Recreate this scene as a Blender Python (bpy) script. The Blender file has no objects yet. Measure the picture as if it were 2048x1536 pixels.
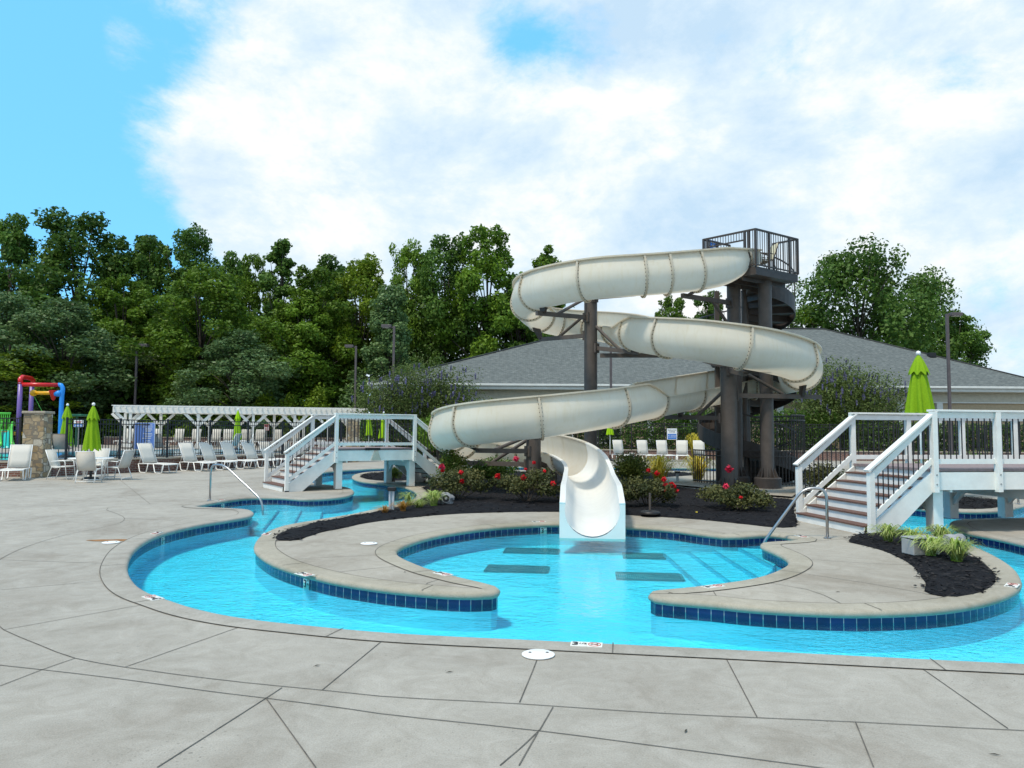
import bpy, bmesh, math, random
import numpy as np
from mathutils import Vector, Matrix
from mathutils.geometry import delaunay_2d_cdt
random.seed(7); np.random.seed(7)
C = bpy.context.scene.collection
R = math.radians
# ------------------------------------------------------------------ camera model
F = 1500.0; EYE = 1.7; PITCH = math.atan(94/1500.0); ROLL = 0.006
cX = Vector((1,0,0)); cU = Vector((0,-math.sin(PITCH),math.cos(PITCH))); cW = Vector((0,math.cos(PITCH),math.sin(PITCH)))
def ray(px,py):
    dx=(px-1024)/F; dy=-(py-768)/F
    a=dx*math.cos(ROLL)-dy*math.sin(ROLL); b=dx*math.sin(ROLL)+dy*math.cos(ROLL)
    return cX*a+cU*b+cW
def G(px,py,z=0.0):
    d=ray(px,py); t=(z-EYE)/d.z
    return Vector((d.x*t,d.y*t,z))
def P(px,py,Y):
    d=ray(px,py); t=Y/d.y
    return Vector((d.x*t,Y,EYE+d.z*t))
def X_at(px,Y): return P(px,862,Y).x
def Z_at(py,Y,px=1024): return P(px,py,Y).z
cam=bpy.data.cameras.new('camera'); co=bpy.data.objects.new('camera',cam); C.objects.link(co)
cr=cX*math.cos(ROLL)+cU*math.sin(ROLL); cu=-cX*math.sin(ROLL)+cU*math.cos(ROLL)
M=Matrix((cr,cu,-cW)).transposed().to_4x4(); M.translation=(0,0,EYE); co.matrix_world=M
cam.sensor_width=36; cam.lens=F/2048*36; cam.clip_end=3000; cam.clip_start=0.1
bpy.context.scene.camera=co
# ------------------------------------------------------------------ materials
def mat(name, col=(0.5,0.5,0.5), rough=0.6, spec=0.5, metal=0.0, nscale=None, namp=0.25, bump=0.0, bscale=40, coord='Object', col2=None, thr=None):
    m=bpy.data.materials.new(name); m.use_nodes=True; nt=m.node_tree; b=nt.nodes['Principled BSDF']
    b.inputs['Base Color'].default_value=(*col,1); b.inputs['Roughness'].default_value=rough
    b.inputs['Metallic'].default_value=metal; b.inputs['Specular IOR Level'].default_value=spec
    tc=nt.nodes.new('ShaderNodeTexCoord')
    if nscale:
        n=nt.nodes.new('ShaderNodeTexNoise'); n.inputs['Scale'].default_value=nscale; n.inputs['Detail'].default_value=6; n.inputs['Roughness'].default_value=0.62
        nt.links.new(tc.outputs[coord],n.inputs['Vector'])
        r=nt.nodes.new('ShaderNodeValToRGB')
        lo,hi=thr or (0.3,0.7)
        r.color_ramp.elements[0].position=lo; r.color_ramp.elements[1].position=hi
        c2=col2 or tuple(c*(1-namp) for c in col)
        r.color_ramp.elements[0].color=(*c2,1); r.color_ramp.elements[1].color=(*[min(1,c*(1+namp*0.4)) for c in col],1)
        nt.links.new(n.outputs['Fac'],r.inputs['Fac']); nt.links.new(r.outputs['Color'],b.inputs['Base Color'])
    if bump:
        n2=nt.nodes.new('ShaderNodeTexNoise'); n2.inputs['Scale'].default_value=bscale; n2.inputs['Detail'].default_value=4
        nt.links.new(tc.outputs[coord],n2.inputs['Vector'])
        bp=nt.nodes.new('ShaderNodeBump'); bp.inputs['Strength'].default_value=bump; bp.inputs['Distance'].default_value=0.02
        nt.links.new(n2.outputs['Fac'],bp.inputs['Height']); nt.links.new(bp.outputs['Normal'],b.inputs['Normal'])
    return m
def N(nt,t,**kw):
    n=nt.nodes.new(t)
    for k,v in kw.items():
        if k.startswith('i_'):
            key=k[2:]; key=int(key) if key.isdigit() else key.replace('_',' ')
            n.inputs[key].default_value=v
        else: setattr(n,k,v)
    return n
MAT={}
def concrete(name,c,blotch=0.55,tint=(0.9,0.87,0.84)):
    m=bpy.data.materials.new(name); m.use_nodes=True; nt=m.node_tree; b=nt.nodes['Principled BSDF']; L=nt.links.new
    tc=N(nt,'ShaderNodeTexCoord')
    mp=N(nt,'ShaderNodeMapping'); mp.inputs['Scale'].default_value=(1.0,0.75,1); L(tc.outputs['Object'],mp.inputs['Vector'])
    n1=N(nt,'ShaderNodeTexNoise',i_Scale=0.55,i_Detail=8,i_Roughness=0.68,i_Distortion=0.6); L(mp.outputs[0],n1.inputs['Vector'])
    n2=N(nt,'ShaderNodeTexNoise',i_Scale=95.0,i_Detail=3,i_Roughness=0.7); L(tc.outputs['Object'],n2.inputs['Vector'])
    n3=N(nt,'ShaderNodeTexNoise',i_Scale=3.2,i_Detail=6,i_Roughness=0.75,i_Distortion=1.2); L(tc.outputs['Object'],n3.inputs['Vector'])
    r1=N(nt,'ShaderNodeValToRGB'); r1.color_ramp.elements[0].position=0.34; r1.color_ramp.elements[1].position=0.62
    r1.color_ramp.elements[0].color=(*[x*blotch*t for x,t in zip(c,tint)],1); r1.color_ramp.elements[1].color=(*c,1)
    e=r1.color_ramp.elements.new(0.47); e.color=(*[x*0.9 for x in c],1)
    L(n1.outputs['Fac'],r1.inputs['Fac'])
    r3=N(nt,'ShaderNodeValToRGB'); r3.color_ramp.elements[0].position=0.3; r3.color_ramp.elements[1].position=0.65
    r3.color_ramp.elements[0].color=(0.8,0.78,0.74,1); r3.color_ramp.elements[1].color=(1.03,1.02,1.0,1); L(n3.outputs['Fac'],r3.inputs['Fac'])
    r2=N(nt,'ShaderNodeValToRGB'); r2.color_ramp.elements[0].position=0.3; r2.color_ramp.elements[1].position=0.6
    r2.color_ramp.elements[0].color=(0.8,0.8,0.8,1); r2.color_ramp.elements[1].color=(1.05,1.05,1.05,1); L(n2.outputs['Fac'],r2.inputs['Fac'])
    x1=N(nt,'ShaderNodeMix',data_type='RGBA',blend_type='MULTIPLY'); x1.inputs[0].default_value=1
    L(r1.outputs[0],x1.inputs[6]); L(r3.outputs[0],x1.inputs[7])
    x2=N(nt,'ShaderNodeMix',data_type='RGBA',blend_type='MULTIPLY'); x2.inputs[0].default_value=1
    L(x1.outputs[2],x2.inputs[6]); L(r2.outputs[0],x2.inputs[7]); n4=N(nt,'ShaderNodeTexNoise',i_Scale=42.0,i_Detail=2,i_Roughness=0.5); L(tc.outputs['Object'],n4.inputs['Vector'])
    n5=N(nt,'ShaderNodeTexNoise',i_Scale=0.9,i_Detail=2); L(tc.outputs['Object'],n5.inputs['Vector'])
    ad=N(nt,'ShaderNodeMath',operation='MULTIPLY_ADD'); L(n5.outputs['Fac'],ad.inputs[0]); ad.inputs[1].default_value=0.35; L(n4.outputs['Fac'],ad.inputs[2])
    pit=N(nt,'ShaderNodeMapRange'); pit.inputs[1].default_value=0.86; pit.inputs[2].default_value=0.93; pit.inputs[3].default_value=1.0; pit.inputs[4].default_value=0.66; L(ad.outputs[0],pit.inputs[0])
    x3=N(nt,'ShaderNodeMix',data_type='RGBA',blend_type='MULTIPLY'); x3.inputs[0].default_value=1; L(x2.outputs[2],x3.inputs[6]); L(pit.outputs[0],x3.inputs[7]); L(x3.outputs[2],b.inputs['Base Color'])
    bp=N(nt,'ShaderNodeBump',i_Strength=0.35,i_Distance=0.01); L(n2.outputs['Fac'],bp.inputs['Height']); L(bp.outputs[0],b.inputs['Normal'])
    b.inputs['Roughness'].default_value=0.85; b.inputs['Specular IOR Level'].default_value=0.25
    return m
MAT['deck']=concrete('deck_concrete',(0.40,0.372,0.33),0.82)
MAT['island']=concrete('island_concrete',(0.405,0.37,0.318),0.82)
MAT['coping']=concrete('coping_concrete',(0.40,0.372,0.33),0.78)
MAT['coping2']=concrete('island_coping_concrete',(0.40,0.365,0.30),0.8,(0.92,0.9,0.84))
MAT['joint']=mat('joint_sealant',(0.135,0.125,0.11),0.95,0.1,nscale=6,namp=0.5)
MAT['white']=mat('white_paint',(0.80,0.79,0.75),0.5,0.4,nscale=5,namp=0.1,bump=0.05)
MAT['whitemetal']=mat('white_powder_coat',(0.82,0.82,0.80),0.35,0.5)
MAT['sling']=mat('sling_fabric',(0.60,0.575,0.52),0.8,0.2,nscale=160,namp=0.16)
MAT['slinggrey']=mat('taupe_sling',(0.30,0.28,0.25),0.8,0.2,nscale=160,namp=0.2)
MAT['tread']=mat('reddish_composite',(0.15,0.078,0.058),0.7,0.3,nscale=30,namp=0.4,bump=0.2,bscale=60)
MAT['greydeck']=mat('mauve_deck_board',(0.26,0.2,0.2),0.7,0.3,nscale=14,namp=0.25)
MAT['blackmetal']=mat('black_iron',(0.018,0.017,0.02),0.5,0.4)
MAT['bronze']=mat('bronze_paint',(0.098,0.082,0.073),0.55,0.35,nscale=4,namp=0.22)
MAT['bronze2']=mat('dark_bronze_paint',(0.062,0.051,0.046),0.55,0.35,nscale=5,namp=0.22)
MAT['steel']=mat('stainless_steel',(0.42,0.42,0.425),0.34,0.5,1.0)
MAT['umbrella']=mat('lime_canvas',(0.21,0.375,0.012),0.85,0.15,nscale=26,namp=0.18)
MAT['umbrella2']=mat('bright_lime_canvas',(0.30,0.52,0.01),0.85,0.15,nscale=26,namp=0.18)
MAT['lampmetal']=mat('lamp_bronze',(0.10,0.085,0.09),0.5,0.4,nscale=6,namp=0.2)
MAT['lens']=mat('lamp_lens',(0.6,0.6,0.58),0.3,0.5)
MAT['roof']=None
MAT['wall']=mat('beige_siding',(0.46,0.36,0.24),0.8,0.2,nscale=8,namp=0.15)
MAT['trimw']=mat('pale_trim',(0.66,0.68,0.66),0.6,0.3,nscale=3,namp=0.1)
MAT['darkglass']=mat('dark_glass',(0.03,0.035,0.04),0.08,0.6)
MAT['mulch']=mat('black_mulch',(0.013,0.0125,0.015),0.95,0.15,nscale=45,namp=0.65,bump=1.0,bscale=70)
MAT['chip']=mat('mulch_chip',(0.030,0.026,0.026),0.9,0.2,nscale=14,namp=0.8,thr=(0.4,0.7))
MAT['black']=mat('black_plastic',(0.015,0.015,0.017),0.5,0.4)
MAT['greyrock']=mat('grey_rock',(0.30,0.30,0.31),0.85,0.25,nscale=9,namp=0.6,bump=0.6,bscale=14)
MAT['greybox']=mat('grey_box_paint',(0.33,0.34,0.34),0.6,0.35,nscale=6,namp=0.12)
MAT['grate']=mat('main_drain_grate',(0.09,0.28,0.33),0.7,0.3)
MAT['marker']=mat('white_marker_tile',(0.74,0.73,0.68),0.35,0.5,nscale=18,namp=0.1)
MAT['ink']=mat('black_lettering',(0.02,0.02,0.025),0.5,0.3)
MAT['redink']=mat('red_lettering',(0.42,0.05,0.03),0.5,0.3)
MAT['blue']=mat('sign_blue',(0.02,0.16,0.55),0.45,0.4)
MAT['paleblue']=mat('pale_blue_sign',(0.17,0.30,0.72),0.45,0.4)
MAT['signwhite']=mat('sign_white',(0.80,0.82,0.84),0.45,0.4)
MAT['red']=mat('red_plastic',(0.60,0.012,0.012),0.3,0.5)
MAT['purple']=mat('purple_plastic',(0.155,0.09,0.32),0.35,0.5)
MAT['skyblue']=mat('sky_blue_plastic',(0.02,0.27,0.80),0.3,0.5)
MAT['yellow']=mat('yellow_plastic',(0.75,0.40,0.01),0.35,0.5)
MAT['orange']=mat('orange_plastic',(0.7,0.24,0.01),0.35,0.5)
MAT['green']=mat('green_plastic',(0.10,0.52,0.06),0.35,0.5)
MAT['teal']=mat('teal_plastic',(0.02,0.5,0.5),0.35,0.5)
MAT['bluetube']=mat('blue_tube_plastic',(0.02,0.10,0.42),0.25,0.5)
MAT['greenroof']=mat('green_roof',(0.03,0.16,0.09),0.5,0.4)
MAT['trunk']=mat('bark',(0.10,0.085,0.07),0.95,0.1,nscale=9,namp=0.5,bump=0.8,bscale=20)
MAT['soil']=mat('woodland_floor',(0.03,0.04,0.018),1.0,0.1,nscale=2,namp=0.5)
MAT['plate']=mat('white_lid_plastic',(0.80,0.80,0.79),0.4,0.5,nscale=12,namp=0.08)
MAT['stain']=mat('rust_stain',(0.32,0.17,0.08),0.95,0.1,nscale=9,namp=0.4)
MAT['glass_tube']=mat('clear_tube_plastic',(0.5,0.55,0.6),0.15,0.6)
MAT['stonecap']=mat('stone_cap',(0.40,0.35,0.28),0.9,0.2,nscale=8,namp=0.3,bump=0.4,bscale=18)
MAT['palebeige']=mat('pale_beige_paint',(0.52,0.50,0.42),0.7,0.2,nscale=4,namp=0.15)
# flume : cream gelcoat with weathering
def flume_mat():
    m=bpy.data.materials.new('cream_fibreglass'); m.use_nodes=True; nt=m.node_tree; b=nt.nodes['Principled BSDF']; L=nt.links.new
    tc=N(nt,'ShaderNodeTexCoord')
    n=N(nt,'ShaderNodeTexNoise',i_Scale=1.1,i_Detail=6,i_Roughness=0.6); L(tc.outputs['Object'],n.inputs['Vector'])
    mp=N(nt,'ShaderNodeMapping'); mp.inputs['Scale'].default_value=(5,5,0.6); L(tc.outputs['Object'],mp.inputs['Vector'])
    n2=N(nt,'ShaderNodeTexNoise',i_Scale=2.0,i_Detail=5,i_Roughness=0.6); L(mp.outputs[0],n2.inputs['Vector'])
    r=N(nt,'ShaderNodeValToRGB'); r.color_ramp.elements[0].position=0.3; r.color_ramp.elements[1].position=0.7
    r.color_ramp.elements[0].color=(0.74,0.68,0.565,1); r.color_ramp.elements[1].color=(0.80,0.755,0.655,1); L(n.outputs['Fac'],r.inputs['Fac'])
    r2=N(nt,'ShaderNodeValToRGB'); r2.color_ramp.elements[0].position=0.25; r2.color_ramp.elements[1].position=0.5
    r2.color_ramp.elements[0].color=(0.955,0.93,0.86,1); r2.color_ramp.elements[1].color=(1,1,1,1); L(n2.outputs['Fac'],r2.inputs['Fac'])
    # browner under the rims and along the keel: dirt attribute on the mesh
    at=N(nt,'ShaderNodeAttribute',attribute_name='browning')
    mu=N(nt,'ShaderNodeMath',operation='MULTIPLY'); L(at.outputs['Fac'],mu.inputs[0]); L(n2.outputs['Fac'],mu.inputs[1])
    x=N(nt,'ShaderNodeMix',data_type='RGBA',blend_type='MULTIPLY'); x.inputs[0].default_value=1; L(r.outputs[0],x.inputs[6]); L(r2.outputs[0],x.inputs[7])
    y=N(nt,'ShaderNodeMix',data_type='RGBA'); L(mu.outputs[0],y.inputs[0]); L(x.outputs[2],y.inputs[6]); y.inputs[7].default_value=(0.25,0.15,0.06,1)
    L(y.outputs[2],b.inputs['Base Color']); b.inputs['Roughness'].default_value=0.42; b.inputs['Specular IOR Level'].default_value=0.3
    tr=N(nt,'ShaderNodeBsdfTranslucent'); L(y.outputs[2],tr.inputs['Color']); mx=N(nt,'ShaderNodeMixShader'); mx.inputs[0].default_value=0.4; L(b.outputs[0],mx.inputs[1]); L(tr.outputs[0],mx.inputs[2]); L(mx.outputs[0],nt.nodes['Material Output'].inputs['Surface'])
    return m
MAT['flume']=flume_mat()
MAT['flume_white']=mat('white_gelcoat',(0.74,0.735,0.70),0.3,0.5,nscale=2.5,namp=0.08)
MAT['bolt']=mat('rusty_bolt',(0.10,0.075,0.045),0.7,0.3)
def brickish(name,cols,mortar,sx,sy,offset=0.5,squash=1.0,rough=0.85,bumpd=0.02,msize=0.02,coord='UV'):
    m=bpy.data.materials.new(name); m.use_nodes=True; nt=m.node_tree; b=nt.nodes['Principled BSDF']; L=nt.links.new
    tc=N(nt,'ShaderNodeTexCoord')
    br=N(nt,'ShaderNodeTexBrick',offset=offset,squash=squash); br.inputs['Scale'].default_value=1; br.inputs['Brick Width'].default_value=sx; br.inputs['Row Height'].default_value=sy
    br.inputs['Mortar Size'].default_value=msize; br.inputs['Color1'].default_value=(*cols[0],1); br.inputs['Color2'].default_value=(*cols[1],1); br.inputs['Mortar'].default_value=(*mortar,1); br.inputs['Mortar Smooth'].default_value=0.1
    L(tc.outputs[coord],br.inputs['Vector'])
    n=N(nt,'ShaderNodeTexNoise',i_Scale=4.0,i_Detail=5); L(tc.outputs[coord],n.inputs['Vector'])
    r=N(nt,'ShaderNodeValToRGB'); r.color_ramp.elements[0].position=0.3; r.color_ramp.elements[1].position=0.7
    r.color_ramp.elements[0].color=(0.7,0.7,0.7,1); r.color_ramp.elements[1].color=(1.15,1.12,1.1,1); L(n.outputs['Fac'],r.inputs['Fac'])
    x=N(nt,'ShaderNodeMix',data_type='RGBA',blend_type='MULTIPLY'); x.inputs[0].default_value=1; L(br.outputs['Color'],x.inputs[6]); L(r.outputs[0],x.inputs[7]); L(x.outputs[2],b.inputs['Base Color'])
    bp=N(nt,'ShaderNodeBump',i_Strength=0.6,i_Distance=bumpd,invert=True); L(br.outputs['Fac'],bp.inputs['Height']); L(bp.outputs[0],b.inputs['Normal'])
    b.inputs['Roughness'].default_value=rough
    return m
MAT['brick']=brickish('red_brick',[(0.20,0.075,0.05),(0.13,0.05,0.038)],(0.33,0.3,0.27),0.22,0.072,msize=0.010)
MAT['roof']=brickish('grey_shingles',[(0.140,0.158,0.150),(0.102,0.117,0.112)],(0.085,0.09,0.095),0.32,0.15,rough=0.9,bumpd=0.012,msize=0.012)
MAT['tile']=brickish('blue_tile',[(0.006,0.017,0.08),(0.010,0.029,0.135)],(0.42,0.45,0.47),0.125,0.25,offset=0.0,rough=0.2,bumpd=0.003,msize=0.0035)
def stone_mat():
    m=bpy.data.materials.new('ledge_stone'); m.use_nodes=True; nt=m.node_tree; b=nt.nodes['Principled BSDF']; L=nt.links.new
    tc=N(nt,'ShaderNodeTexCoord'); mp=N(nt,'ShaderNodeMapping'); mp.inputs['Scale'].default_value=(3.6,3.6,5.2); L(tc.outputs['Object'],mp.inputs['Vector'])
    v=N(nt,'ShaderNodeTexVoronoi',feature='F1',distance='CHEBYCHEV'); v.inputs['Scale'].default_value=1.0; v.inputs['Randomness'].default_value=0.8; L(mp.outputs[0],v.inputs['Vector'])
    v2=N(nt,'ShaderNodeTexVoronoi',feature='F2',distance='CHEBYCHEV'); v2.inputs['Scale'].default_value=1.0; v2.inputs['Randomness'].default_value=0.8; L(mp.outputs[0],v2.inputs['Vector'])
    sb=N(nt,'ShaderNodeMath',operation='SUBTRACT'); L(v2.outputs['Distance'],sb.inputs[0]); L(v.outputs['Distance'],sb.inputs[1])
    r=N(nt,'ShaderNodeValToRGB'); cr_=r.color_ramp
    cr_.elements[0].color=(0.33,0.24,0.13,1); cr_.elements[1].color=(0.52,0.49,0.42,1); cr_.elements[1].position=0.9
    for p_,c_ in ((0.25,(0.44,0.34,0.21)),(0.45,(0.27,0.20,0.13)),(0.65,(0.48,0.40,0.27))):
        e=cr_.elements.new(p_); e.color=(*c_,1)
    sp=N(nt,'ShaderNodeSeparateColor'); L(v.outputs['Color'],sp.inputs[0]); L(sp.outputs[0],r.inputs['Fac'])
    n=N(nt,'ShaderNodeTexNoise',i_Scale=12.0,i_Detail=5); L(tc.outputs['Object'],n.inputs['Vector'])
    rn=N(nt,'ShaderNodeValToRGB'); rn.color_ramp.elements[0].position=0.3; rn.color_ramp.elements[1].position=0.7; rn.color_ramp.elements[0].color=(0.75,0.72,0.7,1); rn.color_ramp.elements[1].color=(1.1,1.1,1.1,1); L(n.outputs['Fac'],rn.inputs['Fac'])
    x=N(nt,'ShaderNodeMix',data_type='RGBA',blend_type='MULTIPLY'); x.inputs[0].default_value=1; L(r.outputs[0],x.inputs[6]); L(rn.outputs[0],x.inputs[7])
    st=N(nt,'ShaderNodeMath',operation='GREATER_THAN'); st.inputs[1].default_value=0.07; L(sb.outputs[0],st.inputs[0])
    y=N(nt,'ShaderNodeMix',data_type='RGBA'); L(st.outputs[0],y.inputs[0]); y.inputs[6].default_value=(0.2,0.17,0.13,1); L(x.outputs[2],y.inputs[7]); L(y.outputs[2],b.inputs['Base Color'])
    bp=N(nt,'ShaderNodeBump',i_Strength=0.8,i_Distance=0.03); L(st.outputs[0],bp.inputs['Height']); L(bp.outputs[0],b.inputs['Normal']); b.inputs['Roughness'].default_value=0.9
    return m
MAT['stone']=stone_mat()
def leaf_mat(name,dark,light,trans=0.25,spec=0.25,rough=0.55):
    m=bpy.data.materials.new(name); m.use_nodes=True; nt=m.node_tree; b=nt.nodes['Principled BSDF']; L=nt.links.new
    at=N(nt,'ShaderNodeAttribute',attribute_name='leaf'); oi=N(nt,'ShaderNodeObjectInfo')
    r=N(nt,'ShaderNodeValToRGB'); r.color_ramp.elements[0].color=(*dark,1); r.color_ramp.elements[1].color=(*light,1); L(at.outputs['Fac'],r.inputs['Fac'])
    hs=N(nt,'ShaderNodeHueSaturation'); L(r.outputs[0],hs.inputs['Color'])
    mr=N(nt,'ShaderNodeMapRange'); mr.inputs[3].default_value=0.82; mr.inputs[4].default_value=1.2; L(oi.outputs['Random'],mr.inputs[0]); L(mr.outputs[0],hs.inputs['Value'])
    L(hs.outputs[0],b.inputs['Base Color']); b.inputs['Roughness'].default_value=rough; b.inputs['Specular IOR Level'].default_value=spec
    tr=N(nt,'ShaderNodeBsdfTranslucent'); L(hs.outputs[0],tr.inputs['Color'])
    mx=N(nt,'ShaderNodeMixShader'); mx.inputs[0].default_value=trans; L(b.outputs[0],mx.inputs[1]); L(tr.outputs[0],mx.inputs[2])
    L(mx.outputs[0],nt.nodes['Material Output'].inputs['Surface'])
    return m
LEAF=dict(
 dark=leaf_mat('dark_leaves',(0.045,0.105,0.014),(0.145,0.26,0.042),0.34),
 mid=leaf_mat('mid_leaves',(0.055,0.115,0.010),(0.175,0.29,0.026),0.34),
 lime=leaf_mat('lime_leaves',(0.07,0.12,0.008),(0.21,0.30,0.018),0.35),
 silver=leaf_mat('silvery_leaves',(0.045,0.10,0.022),(0.19,0.29,0.11),0.3,0.35,0.5),
 hedge=leaf_mat('hedge_leaves',(0.018,0.05,0.006),(0.09,0.19,0.012),0.3),
 rose=leaf_mat('rose_leaves',(0.022,0.036,0.010),(0.125,0.12,0.035),0.2),
 grass=leaf_mat('variegated_blades',(0.16,0.27,0.02),(0.55,0.60,0.22),0.25),
 yellowg=leaf_mat('yellow_blades',(0.42,0.36,0.02),(0.85,0.70,0.10),0.25),
 dry=leaf_mat('dry_orange_blades',(0.28,0.12,0.02),(0.50,0.27,0.04),0.2),
 vitex=leaf_mat('grey_green_leaves',(0.06,0.10,0.022),(0.20,0.26,0.075),0.35),
 olive=leaf_mat('olive_leaves',(0.03,0.055,0.008),(0.12,0.15,0.022),0.25),
 bloom=leaf_mat('lavender_blooms',(0.09,0.08,0.16),(0.24,0.23,0.42),0.2),
 bush=leaf_mat('yellow_green_bush_leaves',(0.04,0.075,0.01),(0.19,0.24,0.03),0.3),
 red=leaf_mat('red_petals',(0.45,0.005,0.012),(0.75,0.02,0.03),0.2),
 pink=leaf_mat('pink_petals',(0.55,0.015,0.05),(0.75,0.05,0.12),0.2),
)
# ------------------------------------------------------------------ mesh helpers
def wloc(o):
    v=Vector((0,0,0))
    while o: v+=o.location; o=o.parent
    return v
def tag(o,label=None,cat=None,group=None,kind=None):
    if label: o['label']=label
    if cat: o['category']=cat
    if group: o['group']=group
    if kind: o['kind']=kind
    return o
def thing(name,label,cat,loc=(0,0,0),rz=0,group=None):
    o=bpy.data.objects.new(name,None); C.objects.link(o); o.location=loc; o.rotation_euler=(0,0,rz); o.empty_display_size=0.2
    return tag(o,label,cat,group)
def kids(o): return [c for c in o.children]
def copy_tree(o,parent=None):
    c=o.copy(); C.objects.link(c)
    if parent: c.parent=parent
    for ch in kids(o): copy_tree(ch,c)
    return c
class MB:
    def __init__(s): s.v=[]; s.f=[]; s.m=[]; s.uv=None
    def add(s,vs,fs,m=0):
        o=len(s.v); s.v+= [tuple(p) for p in vs]; s.f+=[tuple(i+o for i in f) for f in fs]; s.m+=[m]*len(fs); return s
    def box(s,c,size,rot=None,m=0):
        hx,hy,hz=[a/2 for a in size]; pts=[Vector((x,y,z)) for z in(-hz,hz) for y in(-hy,hy) for x in(-hx,hx)]
        if rot is not None:
            if isinstance(rot,(int,float)): rot=Matrix.Rotation(rot,3,'Z')
            pts=[rot@p for p in pts]
        c=Vector(c); return s.add([p+c for p in pts],[(0,2,3,1),(4,5,7,6),(0,1,5,4),(2,6,7,3),(0,4,6,2),(1,3,7,5)],m)
    def beam(s,p0,p1,w,h,m=0,up=Vector((0,0,1))):
        p0=Vector(p0); p1=Vector(p1); d=p1-p0; L=d.length; d.normalize()
        sd=d.cross(up)
        if sd.length<1e-4: sd=Vector((1,0,0))
        sd.normalize(); u=sd.cross(d)
        return s.box((p0+p1)/2,(L,w,h),Matrix((d,-sd,u)).transposed(),m)
    def cyl(s,p0,p1,r0,r1=None,n=12,m=0,caps=True):
        r1=r0 if r1 is None else r1; p0=Vector(p0); p1=Vector(p1); d=(p1-p0).normalized()
        a=d.orthogonal().normalized(); b=d.cross(a); vs=[]
        for p,r in((p0,r0),(p1,r1)):
            for i in range(n):
                t=2*math.pi*i/n; vs.append(p+a*(r*math.cos(t))+b*(r*math.sin(t)))
        fs=[(i,(i+1)%n,n+(i+1)%n,n+i) for i in range(n)]
        if caps: fs+= [tuple(range(n))[::-1],tuple(range(n,2*n))]
        return s.add(vs,fs,m)
    def tube(s,pts,r,n=8,m=0,closed=False):
        pts=[Vector(p) for p in pts]; k=len(pts); vs=[]; a=None
        for i,p in enumerate(pts):
            q0=pts[i-1] if (i>0 or closed) else p; q1=pts[(i+1)%k] if (i<k-1 or closed) else p
            d=(q1-q0).normalized()
            if a is None: a=d.orthogonal().normalized()
            a=(a-d*a.dot(d)).normalized(); b=d.cross(a)
            rr=r[i] if isinstance(r,(list,tuple)) else r
            vs+=[p+a*(rr*math.cos(2*math.pi*j/n))+b*(rr*math.sin(2*math.pi*j/n)) for j in range(n)]
        fs=[]
        for i in range(k if closed else k-1):
            i2=(i+1)%k
            fs+=[(i*n+j,i*n+(j+1)%n,i2*n+(j+1)%n,i2*n+j) for j in range(n)]
        if not closed: fs+=[tuple(range(n))[::-1],tuple(range((k-1)*n,k*n))]
        return s.add(vs,fs,m)
    def lathe(s,prof,o=(0,0,0),n=20,m=0):
        o=Vector(o); vs=[]; k=len(prof)
        for r,z in prof: vs+=[o+Vector((r*math.cos(2*math.pi*j/n),r*math.sin(2*math.pi*j/n),z)) for j in range(n)]
        fs=[(i*n+j,i*n+(j+1)%n,(i+1)*n+(j+1)%n,(i+1)*n+j) for i in range(k-1) for j in range(n)]
        fs+=[tuple(range(n))[::-1],tuple(range((k-1)*n,k*n))]
        return s.add(vs,fs,m)
    def prism(s,poly,z0,z1,m=0):
        k=len(poly); vs=[(p[0],p[1],z0) for p in poly]+[(p[0],p[1],z1) for p in poly]
        return s.add(vs,[tuple(range(k))[::-1],tuple(range(k,2*k))]+[(i,(i+1)%k,k+(i+1)%k,k+i) for i in range(k)],m)
    def build(s,name,mats,parent=None,world=False,smooth=False,bevel=0):
        me=bpy.data.meshes.new(name); vs=s.v
        if world and parent is not None:
            w=wloc(parent); vs=[(a-w.x,b-w.y,c-w.z) for a,b,c in vs]
        me.from_pydata(vs,[],s.f)
        if not isinstance(mats,(list,tuple)): mats=[mats]
        for q in mats: me.materials.append(q)
        me.polygons.foreach_set('material_index',s.m)
        if smooth is True: me.polygons.foreach_set('use_smooth',[True]*len(me.polygons))
        if s.uv:
            u=me.uv_layers.new(name='UVMap'); flat=[c for t in s.uv for c in t]; u.data.foreach_set('uv',flat)
        me.update(); o=bpy.data.objects.new(name,me); C.objects.link(o)
        bm=bmesh.new(); bm.from_mesh(me); bmesh.ops.recalc_face_normals(bm,faces=bm.faces); bm.to_mesh(me); bm.free()
        if smooth=='auto':
            me.polygons.foreach_set('use_smooth',[True]*len(me.polygons)); me.set_sharp_from_angle(angle=R(35))
        if bevel:
            b=o.modifiers.new('b','BEVEL'); b.width=bevel; b.segments=2; b.limit_method='ANGLE'
        if parent: o.parent=parent
        return o
def boxuv(o,s=1.0):
    """box-projected UVs in metres"""
    me=o.data; u=me.uv_layers.get('UVMap') or me.uv_layers.new(name='UVMap')
    for p in me.polygons:
        n=p.normal
        if abs(n.z)>0.75: ax=lambda c:(c.x,c.y)
        else:
            h=Vector((-n.y,n.x,0)); h.normalize()
            ax=lambda c,h=h:(c.dot(h),c.z)
        for li in p.loop_indices:
            a=ax(me.vertices[me.loops[li].vertex_index].co); u.data[li].uv=(a[0]*s,a[1]*s)
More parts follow.
